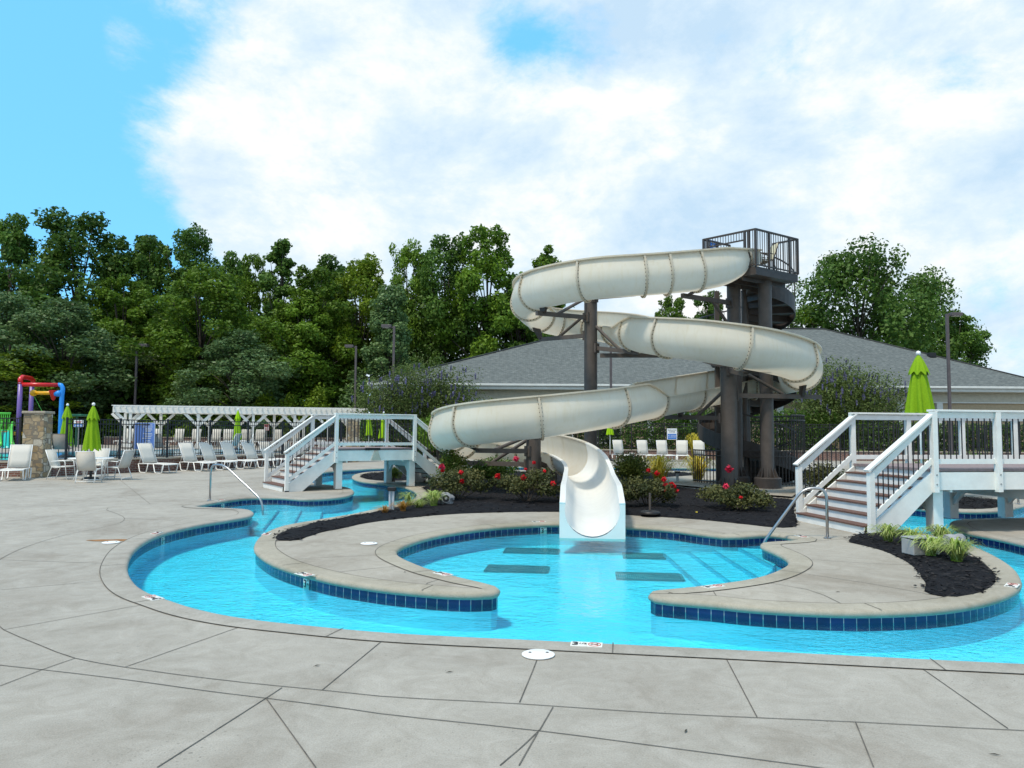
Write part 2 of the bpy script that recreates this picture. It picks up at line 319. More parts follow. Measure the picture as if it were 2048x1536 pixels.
def textmesh(body,size,name,material,parent=None,align='CENTER',bold=0.0):
    cu_=bpy.data.curves.new(name,'FONT'); cu_.body=body; cu_.size=size; cu_.align_x=align; cu_.align_y='CENTER'; cu_.offset=bold; cu_.resolution_u=3; cu_.extrude=0.0015
    o=bpy.data.objects.new(name,cu_); C.objects.link(o); dg=bpy.context.evaluated_depsgraph_get(); dg.update()
    me=bpy.data.meshes.new_from_object(o.evaluated_get(dg)); bpy.data.objects.remove(o); bpy.data.curves.remove(cu_)
    me.materials.clear(); me.materials.append(material); r=bpy.data.objects.new(name,me); C.objects.link(r)
    if parent: r.parent=parent
    return r
def spline(pts,step=0.15,closed=True):
    """centripetal catmull-rom through 2D/3D points, resampled"""
    pts=[Vector(p) for p in pts]; n=len(pts); out=[]
    rng=range(n) if closed else range(n-1)
    for i in rng:
        if closed: p0,p1,p2,p3=pts[i-1],pts[i],pts[(i+1)%n],pts[(i+2)%n]
        else:
            p1,p2=pts[i],pts[i+1]; p0=pts[i-1] if i>0 else p1*2-p2; p3=pts[i+2] if i+2<n else p2*2-p1
        t0=0; t1=t0+max(1e-4,(p1-p0).length**0.5); t2=t1+max(1e-4,(p2-p1).length**0.5); t3=t2+max(1e-4,(p3-p2).length**0.5)
        k=max(1,int((p2-p1).length/step+0.5))
        for j in range(k):
            t=t1+(t2-t1)*j/k
            A1=p0*((t1-t)/(t1-t0))+p1*((t-t0)/(t1-t0)); A2=p1*((t2-t)/(t2-t1))+p2*((t-t1)/(t2-t1)); A3=p2*((t3-t)/(t3-t2))+p3*((t-t2)/(t3-t2))
            B1=A1*((t2-t)/(t2-t0))+A2*((t-t0)/(t2-t0)); B2=A2*((t3-t)/(t3-t1))+A3*((t-t1)/(t3-t1))
            out.append(B1*((t2-t)/(t2-t1))+B2*((t-t1)/(t2-t1)))
    if not closed: out.append(pts[-1])
    return out
def inpoly(pts,poly):
    """vectorised even-odd test. pts (n,2), poly (m,2)"""
    x,y=pts[:,0],pts[:,1]; c=np.zeros(len(pts),bool); px,py=poly[:,0],poly[:,1]; qx,qy=np.roll(px,-1),np.roll(py,-1)
    for a,b,cc,d in zip(px,py,qx,qy):
        if b==d: continue
        hit=((b>y)!=(d>y))&(x<(cc-a)*(y-b)/(d-b)+a); c^=hit
    return c
def area(poly): return 0.5*sum(a[0]*b[1]-b[0]*a[1] for a,b in zip(poly,poly[1:]+poly[:1]))
def sheet(name,outer,holes,z,material,extra=None,zfun=None,parent=None):
    verts=[];edges=[]
    for lp in [outer]+holes:
        o=len(verts); verts+=[Vector((p[0],p[1])) for p in lp]; k=len(lp); edges+=[(o+i,o+(i+1)%k) for i in range(k)]
    if extra: verts+=[Vector((p[0],p[1])) for p in extra]
    v,e,f,_,_,_=delaunay_2d_cdt(verts,edges,[],0,1e-5)
    A=np.array([(p.x,p.y) for p in v]); cen=np.array([A[list(t)].mean(0) for t in f])
    keep=inpoly(cen,np.array([(p[0],p[1]) for p in outer]))
    for h in holes: keep&=~inpoly(cen,np.array([(p[0],p[1]) for p in h]))
    mb=MB(); mb.add([(p.x,p.y,zfun(p.x,p.y) if zfun else z) for p in v],[tuple(t) for t,k in zip(f,keep) if k])
    o=mb.build(name,material,parent); me=o.data
    if len(me.polygons):
        nz=np.zeros(len(me.polygons)*3); me.polygons.foreach_get('normal',nz)
        if nz[2::3].mean()<0: me.flip_normals()
    return o

def fillet(pts,rad,n=6):
    """polyline with rounded corners: straight runs, tight bends"""
    pts=[Vector(p) for p in pts]; out=[pts[0]]
    for a,b,c in zip(pts[:-2],pts[1:-1],pts[2:]):
        u=(a-b); v=(c-b); r=min(rad,u.length*0.48,v.length*0.48); p=b+u.normalized()*r; q=b+v.normalized()*r
        for k in range(n+1):
            t=k/n; out.append(p*(1-t)**2+b*2*t*(1-t)+q*t*t)
    return out+[pts[-1]]
# ------------------------------------------------------------------ sky, sun
w=bpy.data.worlds.new('World'); bpy.context.scene.world=w; w.use_nodes=True; nt=w.node_tree; L=nt.links.new
for n in list(nt.nodes): nt.nodes.remove(n)
SUN_EL=R(63); SUN_AZ=R(226)   # high, behind the camera and to the left
sky=N(nt,'ShaderNodeTexSky',sky_type='NISHITA',sun_disc=False,sun_elevation=SUN_EL,sun_rotation=SUN_AZ,altitude=100,air_density=1.0,dust_density=0.6,ozone_density=1.6)
tc=N(nt,'ShaderNodeTexCoord')
sky2=N(nt,'ShaderNodeMix',data_type='RGBA',blend_type='MIX'); sky2.inputs[0].default_value=0.62; sky2.inputs[7].default_value=(1.75,6.1,10.5,1)
skm=N(nt,'ShaderNodeMix',data_type='RGBA',blend_type='MULTIPLY'); skm.inputs[0].default_value=1; L(sky.outputs[0],skm.inputs[6]); skm.inputs[7].default_value=(0.75,1.05,1.15,1); L(skm.outputs[2],sky2.inputs[6])
bgs=N(nt,'ShaderNodeBackground'); L(sky2.outputs[2],bgs.inputs['Color']); bgs.inputs['Strength'].default_value=0.12
mpn=N(nt,'ShaderNodeMapping'); mpn.inputs['Scale'].default_value=(1,1,1.7); mpn.inputs['Location'].default_value=(0.3,0.1,0.0); L(tc.outputs['Generated'],mpn.inputs['Vector'])
n1=N(nt,'ShaderNodeTexNoise',i_Scale=3.4,i_Detail=13,i_Roughness=0.66,i_Distortion=0.2); L(mpn.outputs[0],n1.inputs['Vector'])
n2=N(nt,'ShaderNodeTexNoise',i_Scale=4.6,i_Detail=12,i_Roughness=0.64,i_Distortion=0.15); L(mpn.outputs[0],n2.inputs['Vector'])
# where the cover is: (px, py, tightness, weight); directions on the sky
BL=[(1550,250,3.2,0.62),(1900,520,7,0.25),(850,330,16,0.34),(700,330,30,0.22),(1150,450,14,0.28),(560,60,40,0.30),(850,60,40,0.22),(470,215,90,0.30),(380,380,160,0.28),(520,450,110,0.28),(225,95,2200,0.45),(300,392,320,0.30),(470,462,200,0.28),(200,10,45,-0.42),(390,470,400,-0.2),(330,300,200,-0.12),(1750,430,60,-0.1),(1960,350,300,0.2),
    (60,250,7,-0.50),(150,420,14,-0.22),(1060,170,260,-0.40),(1255,200,420,-0.40),(1020,15,240,-0.26),(1110,70,300,-0.15),(300,480,160,-0.25),(430,470,300,-0.15),(1980,650,90,-0.30),(1600,330,260,-0.2),((0,-0.94,0.34),0,1.6,0.75)]  # last entry: unseen cloud added behind the camera, whitens and brightens the light
acc=None
for px,py,k,wt in BL:
    d=ray(px,py).normalized() if not isinstance(px,tuple) else Vector(px).normalized()
    dt=N(nt,'ShaderNodeVectorMath',operation='DOT_PRODUCT'); L(tc.outputs['Generated'],dt.inputs[0]); dt.inputs[1].default_value=d
    a=N(nt,'ShaderNodeMath',operation='MULTIPLY_ADD'); L(dt.outputs['Value'],a.inputs[0]); a.inputs[1].default_value=k; a.inputs[2].default_value=-k
    e=N(nt,'ShaderNodeMath',operation='EXPONENT'); L(a.outputs[0],e.inputs[0])
    ml=N(nt,'ShaderNodeMath',operation='MULTIPLY_ADD'); L(e.outputs[0],ml.inputs[0]); ml.inputs[1].default_value=wt
    if acc is None: ml.inputs[2].default_value=0.0
    else: L(acc.outputs[0],ml.inputs[2])
    acc=ml
cv=N(nt,'ShaderNodeMath',operation='MULTIPLY_ADD'); L(n1.outputs['Fac'],cv.inputs[0]); cv.inputs[1].default_value=2.3; L(acc.outputs[0],cv.inputs[2])
mr=N(nt,'ShaderNodeMapRange',interpolation_type='SMOOTHSTEP'); mr.inputs[1].default_value=1.32; mr.inputs[2].default_value=1.90; L(cv.outputs[0],mr.inputs[0])
rc=N(nt,'ShaderNodeValToRGB'); rc.color_ramp.elements[0].position=0.36; rc.color_ramp.elements[1].position=0.68
rc.color_ramp.elements[0].color=(0.56,0.75,0.93,1); rc.color_ramp.elements[1].color=(1.12,1.08,1.03,1); e=rc.color_ramp.elements.new(0.51); e.color=(0.76,0.89,0.985,1); L(n2.outputs['Fac'],rc.inputs['Fac'])
bgc=N(nt,'ShaderNodeBackground'); L(rc.outputs[0],bgc.inputs['Color']); bgc.inputs['Strength'].default_value=0.86
mx=N(nt,'ShaderNodeMixShader'); L(mr.outputs[0],mx.inputs[0]); L(bgs.outputs[0],mx.inputs[1]); L(bgc.outputs[0],mx.inputs[2])
wo=N(nt,'ShaderNodeOutputWorld'); L(mx.outputs[0],wo.inputs['Surface'])
sl=bpy.data.lights.new('sun','SUN'); sl.energy=2.9; sl.angle=R(8); sl.color=(1.0,0.90,0.74); so=bpy.data.objects.new('sun',sl); C.objects.link(so)
sd=Vector((math.sin(SUN_AZ)*math.cos(SUN_EL),math.cos(SUN_AZ)*math.cos(SUN_EL),math.sin(SUN_EL)))
so.rotation_euler=(-sd).to_track_quat('-Z','Y').to_euler(); so.location=(0,0,40)
sc=bpy.context.scene; sc.view_settings.view_transform='Standard'; sc.view_settings.look='None'; sc.view_settings.exposure=0.28; sc.view_settings.gamma=1.0
sc.cycles.max_bounces=8; sc.cycles.transparent_max_bounces=16; sc.cycles.caustics_reflective=False; sc.cycles.caustics_refractive=False
# ------------------------------------------------------------------ pool outlines
OUT_PX=[(2400,1340),(2200,1333),(2048,1326),(1816,1315),(1450,1297),(1084,1279.5),(783,1264.5),(610,1249),(517,1239),(446,1228),(391,1215.5),(342,1200),(309,1189),(282,1175),(264,1157),(256,1137),(259,1118),(268,1101),(285,1086),(309,1073),(337,1063),(378,1053),(413,1046),(460,1038.5),(499,1031.5),(508,1025.5),(500,1019.8),(487,1017.5),(446,1015.5),(398,1013.4),(393,1012.2),(441,1002.5),(501,994.8),(560,994.5),(607,997.5),(655,996),(688,992.5),(705,987.5),(708,982),(702,977),(687,973),(663,970),(632,966.5),(616,960),(618,952.5),(635,946.5),(659,943),(693,940),(758,936.5),(811,935),(900,934),(1000,933.5),(1150,934),(1300,935),(1450,936),(1560,938),(1650,943),(1710,953),(1745,968),(1762,985),(1775,1002),(1795,1011),(1830,1015.5),(1861,1018),(1941,1022),(1990,1021.5),(2016,1019),(2042,1013),(2090,1003),(2200,998),(2260,1008),(2190,1025),(2100,1032),(2030,1035.5),(1953,1037.5),(1912,1040),(1899,1045),(1903,1051.5),(1917,1058.5),(1941,1065),(1979,1072),(2013,1079),(2048,1087),(2200,1115),(2400,1150),(2560,1190),(2640,1250),(2560,1320)]
ISL_PX=[(1001,1177.5),(998,1182),(985,1185.5),(951,1187),(897,1186),(842,1182),(780,1176),(719,1168),(665,1159),(624,1149.5),(583,1138.6),(545,1125),(521,1111),(508,1097),(512,1081),(530,1065),(569,1050.5),(637,1038.5),(700,1028),(736,1020.6),(779,1011.5),(811,1003.5),(829,995),(833,987),(823,979),(801,972),(758,966),(726,962.5),(708,957.5),(704,952),(715,947),(736,943.8),(779,941.5),(814,941),(900,940),(1000,939.8),(1150,940.5),(1300,941.5),(1450,943),(1560,946),(1640,952),(1690,964),(1706,985),(1714,1005),(1728,1030),(1746,1045),(1765,1052),(1785,1056.5),(1824,1062),(1854,1068),(1905,1077),(1951,1093),(1993,1112.5),(2024,1132),(2040,1151.5),(2043,1170),(2028,1183),(1993,1196.5),(1924,1211),(1840,1219),(1710,1222.5),(1577,1218),(1480,1211),(1434,1206),(1385,1202),(1337,1198),(1308,1194),(1296,1188),(1302,1181.5),(1358,1175.5),(1435,1167),(1512,1154.5),(1560,1137.5),(1576,1125),(1570,1115),(1545,1102),(1524,1093),(1520,1088.5),(1526,1084.5),(1592,1079.5),(1594,1077.5),(1545,1068),(1480,1071),(1443,1071),(1437,1070.2),(1400,1066),(1335,1057.5),(1249,1051.5),(1180,1048),(1115,1046.8),(1061,1048.5),(992,1053),(924,1061.5),(869,1071.5),(828,1083),(802,1094),(794,1103),(801,1112.5),(828,1125.5),(869,1140.5),(924,1154.5),(973,1166),(993,1171.5)]
def g2(L_): return [Vector((G(a,b).x,G(a,b).y)) for a,b in L_]
OUTL=spline(g2(OUT_PX),0.14); ISLL=spline(g2(ISL_PX),0.14)
if area(OUTL)<0: OUTL.reverse()
if area(ISLL)<0: ISLL.reverse()
def normals_in(lp):
    n=len(lp); r=[]
    for i in range(n):
        t=(lp[(i+1)%n]-lp[i-1]); t.normalize(); r.append(Vector((-t.y,t.x)))   # left of a CCW loop = inside
    return r
def offset_loop(lp,dist,inside=True,clamp=True):
    nn=normals_in(lp); s=1 if inside else -1
    A=np.array([(p.x,p.y) for p in lp]); Nn=np.array([(p.x,p.y) for p in nn])*s
    d=np.full(len(lp),dist)
    if clamp:
        for _ in range(26):
            Q=A+Nn*d[:,None]; dm=np.sqrt(((Q[:,None,:]-A[None,:,:])**2).sum(2)).min(1)
            bad=dm<d*0.93
            if not bad.any(): break
            d[bad]*=0.82
        k=np.ones(5)/5; dp=np.concatenate([d[-2:],d,d[:2]]); d=np.minimum(d,np.convolve(dp,k,'valid'))
    Q=A+Nn*d[:,None]
    return [Vector(q) for q in Q]
CW_=0.30
def sweep_rings(name,lp,prof,inside,material,uv=False,m=None,kind=True):
    """prof: list of (offset towards land, z)"""
    rings=[(offset_loop(lp,max(o,1e-4),inside),z) for o,z in prof]
    n=len(lp); mb=MB(); vs=[];fs=[]
    for rg,z in rings: vs+=[(p.x,p.y,z) for p in rg]
    acc=[0.0]
    for i in range(n): acc.append(acc[-1]+(lp[(i+1)%n]-lp[i]).length)
    uvs=[]
    for k in range(len(rings)-1):
        for i in range(n):
            j=(i+1)%n; fs.append((k*n+i,k*n+j,(k+1)*n+j,(k+1)*n+i))
            if uv: uvs+=[(acc[i],prof[k][1]-uv),(acc[i+1],prof[k][1]-uv),(acc[i+1],prof[k+1][1]-uv),(acc[i],prof[k+1][1]-uv)]
    mb.add(vs,fs)
    me=bpy.data.meshes.new(name); me.from_pydata(vs,[],fs); me.materials.append(material)
    if uv:
        u=me.uv_layers.new(name='UVMap'); u.data.foreach_set('uv',[c for t in uvs for c in t])
    o=bpy.data.objects.new(name,me); C.objects.link(o)
    # face normals: towards up / water
    me.update(); 
    return o
NOSE=[(CW_,0.006),(0.055,0.006),(0.024,0.0),(0.006,-0.016),(0.0,-0.036),(0.006,-0.058),(0.02,-0.068),(0.03,-0.071)]
for nm,lp,ins,mt in (('pool_coping',OUTL,False,MAT['coping']),('island_coping',ISLL,True,MAT['coping2'])):
    o=sweep_rings(nm,lp,NOSE,ins,mt); o['kind']='structure'
    o.data.polygons.foreach_set('use_smooth',[True]*len(o.data.polygons))
for nm,lp,ins in (('pool_tile_band',OUTL,False),('island_tile_band',ISLL,True)):
    o=sweep_rings(nm,lp,[(0.028,-0.0705),(0.028,-0.1955)],ins,MAT['tile'],uv=-0.0705); o['kind']='structure'
FLOOR=-0.40
POOLP=mat('pool_plaster',(0.36,0.80,1.0),0.8,0.2,nscale=1.5,namp=0.10)
for nm,lp,ins in (('pool_wall',OUTL,False),('island_pool_wall',ISLL,True)):
    o=sweep_rings(nm,lp,[(0.03,-0.19),(0.03,FLOOR)],ins,POOLP); o['kind']='structure'
def tup(lp): return [(p.x,p.y) for p in lp]
OUTd=offset_loop(OUTL,0.06,False); ISLd=offset_loop(ISLL,0.06,True)
DECK=[(-45,-4),(45,-4),(45,62),(-45,62)]
pool_deck=sheet('pool_deck',DECK,[OUTd],0.0,MAT['deck']); pool_deck['kind']='structure'
island=sheet('island_deck',ISLd,[],0.0,MAT['island']); island['kind']='structure'
ground=sheet('ground',[(-900,-300),(900,-300),(900,1500),(-900,1500)],[DECK],-0.006,MAT['soil']); ground['kind']='structure'
OUTw=offset_loop(OUTL,0.028,False); ISLw=offset_loop(ISLL,0.028,True)
fl=sheet('pool_floor',OUTw,[ISLw],FLOOR,POOLP); fl['kind']='structure'
# water : tinted transparent body + fresnel mirror with small ripples
def water_mat(name,tint,r1=0.10,r2=0.035):
    m=bpy.data.materials.new(name); m.use_nodes=True; nt=m.node_tree; L=nt.links.new
    nt.nodes.remove(nt.nodes['Principled BSDF'])
    tc=N(nt,'ShaderNodeTexCoord'); mp=N(nt,'ShaderNodeMapping'); mp.inputs['Scale'].default_value=(1,1.5,1); mp.inputs['Rotation'].default_value=(0,0,0.35); L(tc.outputs['Object'],mp.inputs['Vector'])
    a=N(nt,'ShaderNodeTexNoise',i_Scale=2.1,i_Detail=3,i_Roughness=0.55,i_Distortion=0.8); L(mp.outputs[0],a.inputs['Vector'])
    b=N(nt,'ShaderNodeTexNoise',i_Scale=11.0,i_Detail=3,i_Roughness=0.6,i_Distortion=0.6); L(mp.outputs[0],b.inputs['Vector'])
    msk=N(nt,'ShaderNodeTexNoise',i_Scale=0.33,i_Detail=2); L(tc.outputs['Object'],msk.inputs['Vector'])
    mr=N(nt,'ShaderNodeMapRange',interpolation_type='SMOOTHSTEP'); mr.inputs[1].default_value=0.42; mr.inputs[2].default_value=0.6; mr.inputs[3].default_value=0.25; mr.inputs[4].default_value=1.0; L(msk.outputs['Fac'],mr.inputs[0])
    mb_=N(nt,'ShaderNodeMath',operation='MULTIPLY'); L(b.outputs['Fac'],mb_.inputs[0]); L(mr.outputs[0],mb_.inputs[1])
    b1=N(nt,'ShaderNodeBump',i_Strength=1.0,i_Distance=r1); L(a.outputs['Fac'],b1.inputs['Height'])
    b2=N(nt,'ShaderNodeBump',i_Strength=1.0,i_Distance=r2); L(mb_.outputs[0],b2.inputs['Height']); L(b1.outputs[0],b2.inputs['Normal'])
    fr=N(nt,'ShaderNodeFresnel',i_IOR=1.24); L(b2.outputs[0],fr.inputs['Normal'])
    tr=N(nt,'ShaderNodeBsdfTransparent'); tr.inputs['Color'].default_value=(*tint,1)
    gl=N(nt,'ShaderNodeBsdfGlossy'); gl.inputs['Roughness'].default_value=0.03; L(b2.outputs[0],gl.inputs['Normal'])
    mx=N(nt,'ShaderNodeMixShader'); L(fr.outputs[0],mx.inputs[0]); L(tr.outputs[0],mx.inputs[1]); L(gl.outputs[0],mx.inputs[2])
    L(mx.outputs[0],nt.nodes['Material Output'].inputs['Surface'])
    return m
MAT['water']=water_mat('pool_water',(0.32,0.955,1.0),0.020,0.020)
wt=sheet('water',OUTw,[ISLw],-0.122,MAT['water']); wt['kind']='structure'
# ------------------------------------------------------------------ joints in the concrete (pattern of the deck: parts of it)
def strip(mb,pts,wd,z,px=True,step=0.3):
    pts=[(G(a,b) if px else Vector((a,b,0))) for a,b in pts]
    if len(pts)>2: pts=spline(pts,step,False)
    n=len(pts); vs=[]
    for i,p in enumerate(pts):
        t=(pts[min(i+1,n-1)]-pts[max(i-1,0)]); t.z=0; t.normalize(); q=Vector((-t.y,t.x,0))*wd/2
        vs+=[(p.x+q.x,p.y+q.y,z),(p.x-q.x,p.y-q.y,z)]
    mb.add(vs,[(2*i,2*i+1,2*i+3,2*i+2) for i in range(n-1)])
jb=MB(); Z1=0.004; Z2=0.0095
J_DECK=[[(-60,1180),(0,1254),(7,1260),(80,1291),(150,1317),(249.5,1335),(349,1349),(488.5,1365.7),(645,1381),(760,1393),(1033,1408),(1320,1427),(1716,1445),(2048,1462),(2300,1470)],
 [(-60,1322),(0,1331),(84,1340),(244,1359),(436,1385.6),(532,1397),(700,1419),(760,1428),(1083,1463),(1358,1499),(1614,1533),(1700,1545)],
 [(509,1244),(249.5,1335)],[(340,1200),(7,1260)],[(150,1317),(84,1340),(0,1372.6)],[(783,1267),(644,1381)],[(564,1376),(532,1397),(314,1536)],[(532,1397),(631.5,1536)],
 [(1084,1286),(1074,1320),(1039,1406)],[(1106,1415),(1080,1460),(1000,1532)],[(1076,1465),(1038,1532)],[(1443,1300),(1514,1435)],[(1711,1445),(1747,1535)],[(1816,1318),(2016,1458)],
 [(-40,1150),(0,1119),(52,1094),(132,1070),(205,1055),(240,1046),(249,1037),(235,1028),(213,1020),(216,1016),(300,1008),(390,1000),(470,986)],
 [(0,1045),(120,1030),(216,1016)],[(203,1127),(60,1122),(0,1120)],[(208,1162),(0,1180)],[(249,1037),(380,1042)],[(0,1010),(200,1012)],[(240,960),(300,1008)]]
for j in J_DECK: strip(jb,j,0.0075,Z1)
jo=jb.build('deck_joint_lines',MAT['joint'],pool_deck)
jb=MB()
J_ISL=[[(527,1124),(620,1117),(760,1110),(820,1108)],[(622,1152),(690,1143),(800,1132)],[(512,1095),(570,1092)],[(842,1177),(856,1166),(900,1153),(918,1151)],
 [(1409,1172),(1425,1180),(1433,1193),(1434,1203)],[(1501,1161.5),(1613,1179),(1710,1221)],[(1621,1118.7),(1720,1126),(1818,1130)],[(1616,1149),(1730,1166),(1849,1187)],[(1520,1089),(1700,1078)]]
for j in J_ISL: strip(jb,j,0.0075,Z1)
jb.build('island_joint_lines',MAT['joint'],island)
# line behind each coping and cross joints over it
for base,lp,ins,nm in ((pool_deck,OUTL,False,'coping_joint_lines'),(island,ISLL,True,'island_coping_joint_lines')):
    jb=MB(); a=offset_loop(lp,CW_-0.004,ins); b=offset_loop(lp,CW_+0.005,ins); n=len(lp)
    vs=[(p.x,p.y,0.0085) for p in a]+[(p.x,p.y,0.0085) for p in b]
    jb.add(vs,[(i,(i+1)%n,n+(i+1)%n,n+i) for i in range(n)])
    acc=0; nx=1.3; c0=offset_loop(lp,0.012,ins)
    for i in range(n):
        acc+=(lp[(i+1)%n]-lp[i]).length
        if acc>nx:
            nx+=2.35; p,q=c0[i],a[i]
            if (q-p).length<0.15: continue
            t=(q-p).normalized(); s_=Vector((-t.y,t.x))*0.005
            jb.add([(p.x+s_.x,p.y+s_.y,0.0088),(p.x-s_.x,p.y-s_.y,0.0088),(q.x-s_.x,q.y-s_.y,0.0088),(q.x+s_.x,q.y+s_.y,0.0088)],[(0,1,2,3)])
    jb.build(nm,MAT['joint'],base)
# stains on deck
def blob(px,py,rx,ry,seed,z,name,material,parent):
    random.seed(seed); c=G(px,py); k=26; ph=[random.random()*6.3 for _ in range(3)]
    pts=[]
    for i in range(k):
        t=2*math.pi*i/k; rr=1+0.16*math.sin(2*t+ph[0])+0.12*math.sin(3*t+ph[1])+0.07*math.sin(7*t+ph[2])
        pts.append((c.x+rx*rr*math.cos(t),c.y+ry*rr*math.sin(t),z))
    mb=MB(); mb.add(pts,[tuple(range(k))]); return mb.build(name,material,parent)
blob(222,1081,0.30,0.13,1,0.0035,'rust_stain',MAT['stain'],pool_deck)
# entry steps in the two notches
def steps(name,label,corner,edge_a,edge_b,n=4):
    """corner: notch apex, a/b : the two mouth points; treads parallel to the mouth line"""
    A,B,K=G(*edge_a),G(*edge_b),G(*corner); t=thing(name,label,'pool steps',(K.x,K.y,FLOOR))
    for i in range(n):
        f0=0.30+0.26*i; f1=f0+0.26
        a0=K.lerp(A,f1) ; b0=K.lerp(B,f1); z=-0.185-0.05*i
        mb=MB(); mb.prism([(K.x,K.y),(a0.x,a0.y),(b0.x,b0.y)],FLOOR+0.002,z)
        mb.build('step',POOLP,t,world=True)
        d=(b0-a0).normalized(); nrm=Vector((d.y,-d.x,0)); 
        if nrm.dot(K-a0)<0: nrm=-nrm
        e=MB(); q0,q1=a0+nrm*0.012+d*0.05,b0+nrm*0.012-d*0.05; e.beam((q0.x,q0.y,z+0.004),(q1.x,q1.y,z+0.004),0.022,0.010); e.build('step_edge',MAT['navy'],t,world=True)
    return t
MAT['navy']=mat('navy_edge_tile',(0.20,0.52,0.70),0.3,0.5)
steps('pool_steps','sunken blue edged steps into the river beside the long handrail on the left',(400,1012),(560,1040),(590,998))
steps('pool_steps','sunken blue edged steps into the round slide pool below the looped handrail',(1590,1078.5),(1500,1135),(1390,1069))
# main drains
for q,(px,py,wd) in enumerate(((1060,1108,0),(1030,1146,0),(1304,1119,0),(1300,1162,0))):
    c=G(px,py,FLOOR); t=thing('drain_grate',['dark drain grate on the pool floor just left of the slide mouth','dark drain grate on the pool floor nearest the left island tip','dark drain grate on the pool floor right of the slide mouth','dark drain grate on the pool floor nearest the right island tip'][q],'drain',(c.x,c.y,FLOOR+0.002),R(-6),'floor drains of the slide pool')
    mb=MB(); wv=0.92; hv=0.5
    mb.box((0,0,0.012),(wv,0.02,0.024)); mb.box((0,hv,0.012),(wv,0.02,0.024)); mb.box((-wv/2,hv/2,0.012),(0.02,hv,0.024)); mb.box((wv/2,hv/2,0.012),(0.02,hv,0.024)); mb.build('frame',MAT['grate'],t)
    mb=MB()
    for i in range(30): mb.box((-wv/2+0.03+i*0.0315,hv/2,0.01),(0.022,hv-0.02,0.016))
    mb.build('grille',MAT['grate'],t)
for q,(px,py) in enumerate(((909,1076),(311,1098))):
    c=G(px,py,-0.3); t=thing('return_inlet',['round return fitting under water on the rear left pool wall','round return fitting under water beside the leftmost river wall'][q],'pool fitting',(c.x,c.y,FLOOR+0.002))
    mb=MB(); mb.lathe([(0.12,0),(0.12,0.02),(0.09,0.03),(0.05,0.03)],n=18); mb.build('cover',MAT['greybox'],t)
# ------------------------------------------------------------------ depth markers, lids
def nearest_dir(p,lp):
    best=min(range(len(lp)),key=lambda i:(lp[i]-Vector((p.x,p.y))).length); t=(lp[(best+1)%len(lp)]-lp[best-1]).normalized(); return best,t
def marker(px,py,lp,label,facing=1,txt='3 ½'):
    p=G(px,py); i,t=nearest_dir(p,lp)
    nrm=Vector((-t.y,t.x)); 
    rz=math.atan2(t.y,t.x)
    if math.cos(rz)*facing<0: rz+=math.pi
    o=thing('depth_marker',label,'depth marker',(p.x,p.y,0.0065),rz,'depth marker tiles set in the coping')
    s=0.125
    for k,x in enumerate((-s/2-0.001,s/2+0.001)):
        mb=MB(); mb.box((x,0,0.002),(s,s,0.005)); tile=mb.build('tile',MAT['marker'],o)
        if k==0:
            tx=textmesh('3',0.115,'lettering',MAT['ink'],tile,bold=0.004); tx.location=(x-0.026,0,0.0052)
            t2=textmesh('1/2',0.052,'lettering',MAT['ink'],tile,bold=0.001); t2.location=(x+0.032,0.008,0.0052)
        else:
            mb=MB(); mb.tube([(x+0.048*math.cos(a*0.2618),0.048*math.sin(a*0.2618),0.005) for a in range(24)],0.0035,4,closed=True); mb.beam((x-0.034,0.034,0.005),(x+0.034,-0.034,0.005),0.007,0.003); mb.build('no_diving_ring',MAT['redink'],tile)
            mb=MB(); mb.beam((x-0.03,-0.012,0.0048),(x+0.005,0.012,0.0048),0.008,0.003); mb.beam((x+0.005,0.012,0.0048),(x+0.03,-0.002,0.0048),0.006,0.003); mb.lathe([(0.008,0),(0.008,0.003)],(x+0.022,0.018,0.0035),10); mb.build('diver',MAT['ink'],tile)
    return o
MK=[(1173,1291,OUTL,'large white depth tile pair reading 3 1/2 beside the nearest white lid',1),
(306,1197,OUTL,'white depth tile pair on the outer coping at the foot of the left bend',-1),(313,1067,OUTL,'white depth tile pair on the outer coping above the left tile number',1),
(440,1001,OUTL,'white depth tile pair behind the left pool steps',1),
(533,1069,ISLL,'white depth tile pair at the tip of the long mulch strip',1),(609,1150,ISLL,'white depth tile pair at the bottom left of the left island tip',1),
(886,1149,ISLL,'white depth tile pair on the inner rim of the left island tip',1),(1426,1174,ISLL,'white depth tile pair on the inner rim of the right island tip',1),
(2024,1172,ISLL,'white depth tile pair right of the dark mulch point at the right edge',1),(1078,1044,ISLL,'white depth tile pair on the coping directly left of the slide mouth',1),
(1603,1073.5,ISLL,'white depth tile pair in front of the right bridge bottom step',1)]
for a in MK: marker(*a)
def wallmarker(px,py,lp,ins,label,txt):
    p=G(px,py,-0.12); i,t=nearest_dir(p,lp); q=lp[i]; nrm=Vector((t.y,-t.x)) if ins else Vector((-t.y,t.x))
    b=q-nrm*0.026 
    o=thing('depth_tile',label,'depth marker',(b.x+nrm.x*0.004,b.y+nrm.y*0.004,-0.134),math.atan2(nrm.y,nrm.x)+math.pi/2,'depth number tiles in the waterline')
    mb=MB(); mb.box((0,0,0),(0.122,0.006,0.122)); tl=mb.build('tile',MAT['marker'],o)
    tx=textmesh('3',0.125,'lettering',MAT['ink'],tl,bold=0.004); tx.rotation_euler=(math.pi/2,0,0); tx.location=(-0.022,-0.0036,0.0)
    t2=textmesh(txt,0.04,'lettering',MAT['ink'],tl); t2.rotation_euler=(math.pi/2,0,0); t2.location=(0.036,-0.0036,0.022)
    return o
wallmarker(1078,1058,ISLL,True,'white waterline tile reading 3 FT just left of the slide mouth','FT\nIN')
wallmarker(597,1170,ISLL,True,'white waterline tile reading 3 FT under the left island tip','FT\nIN')
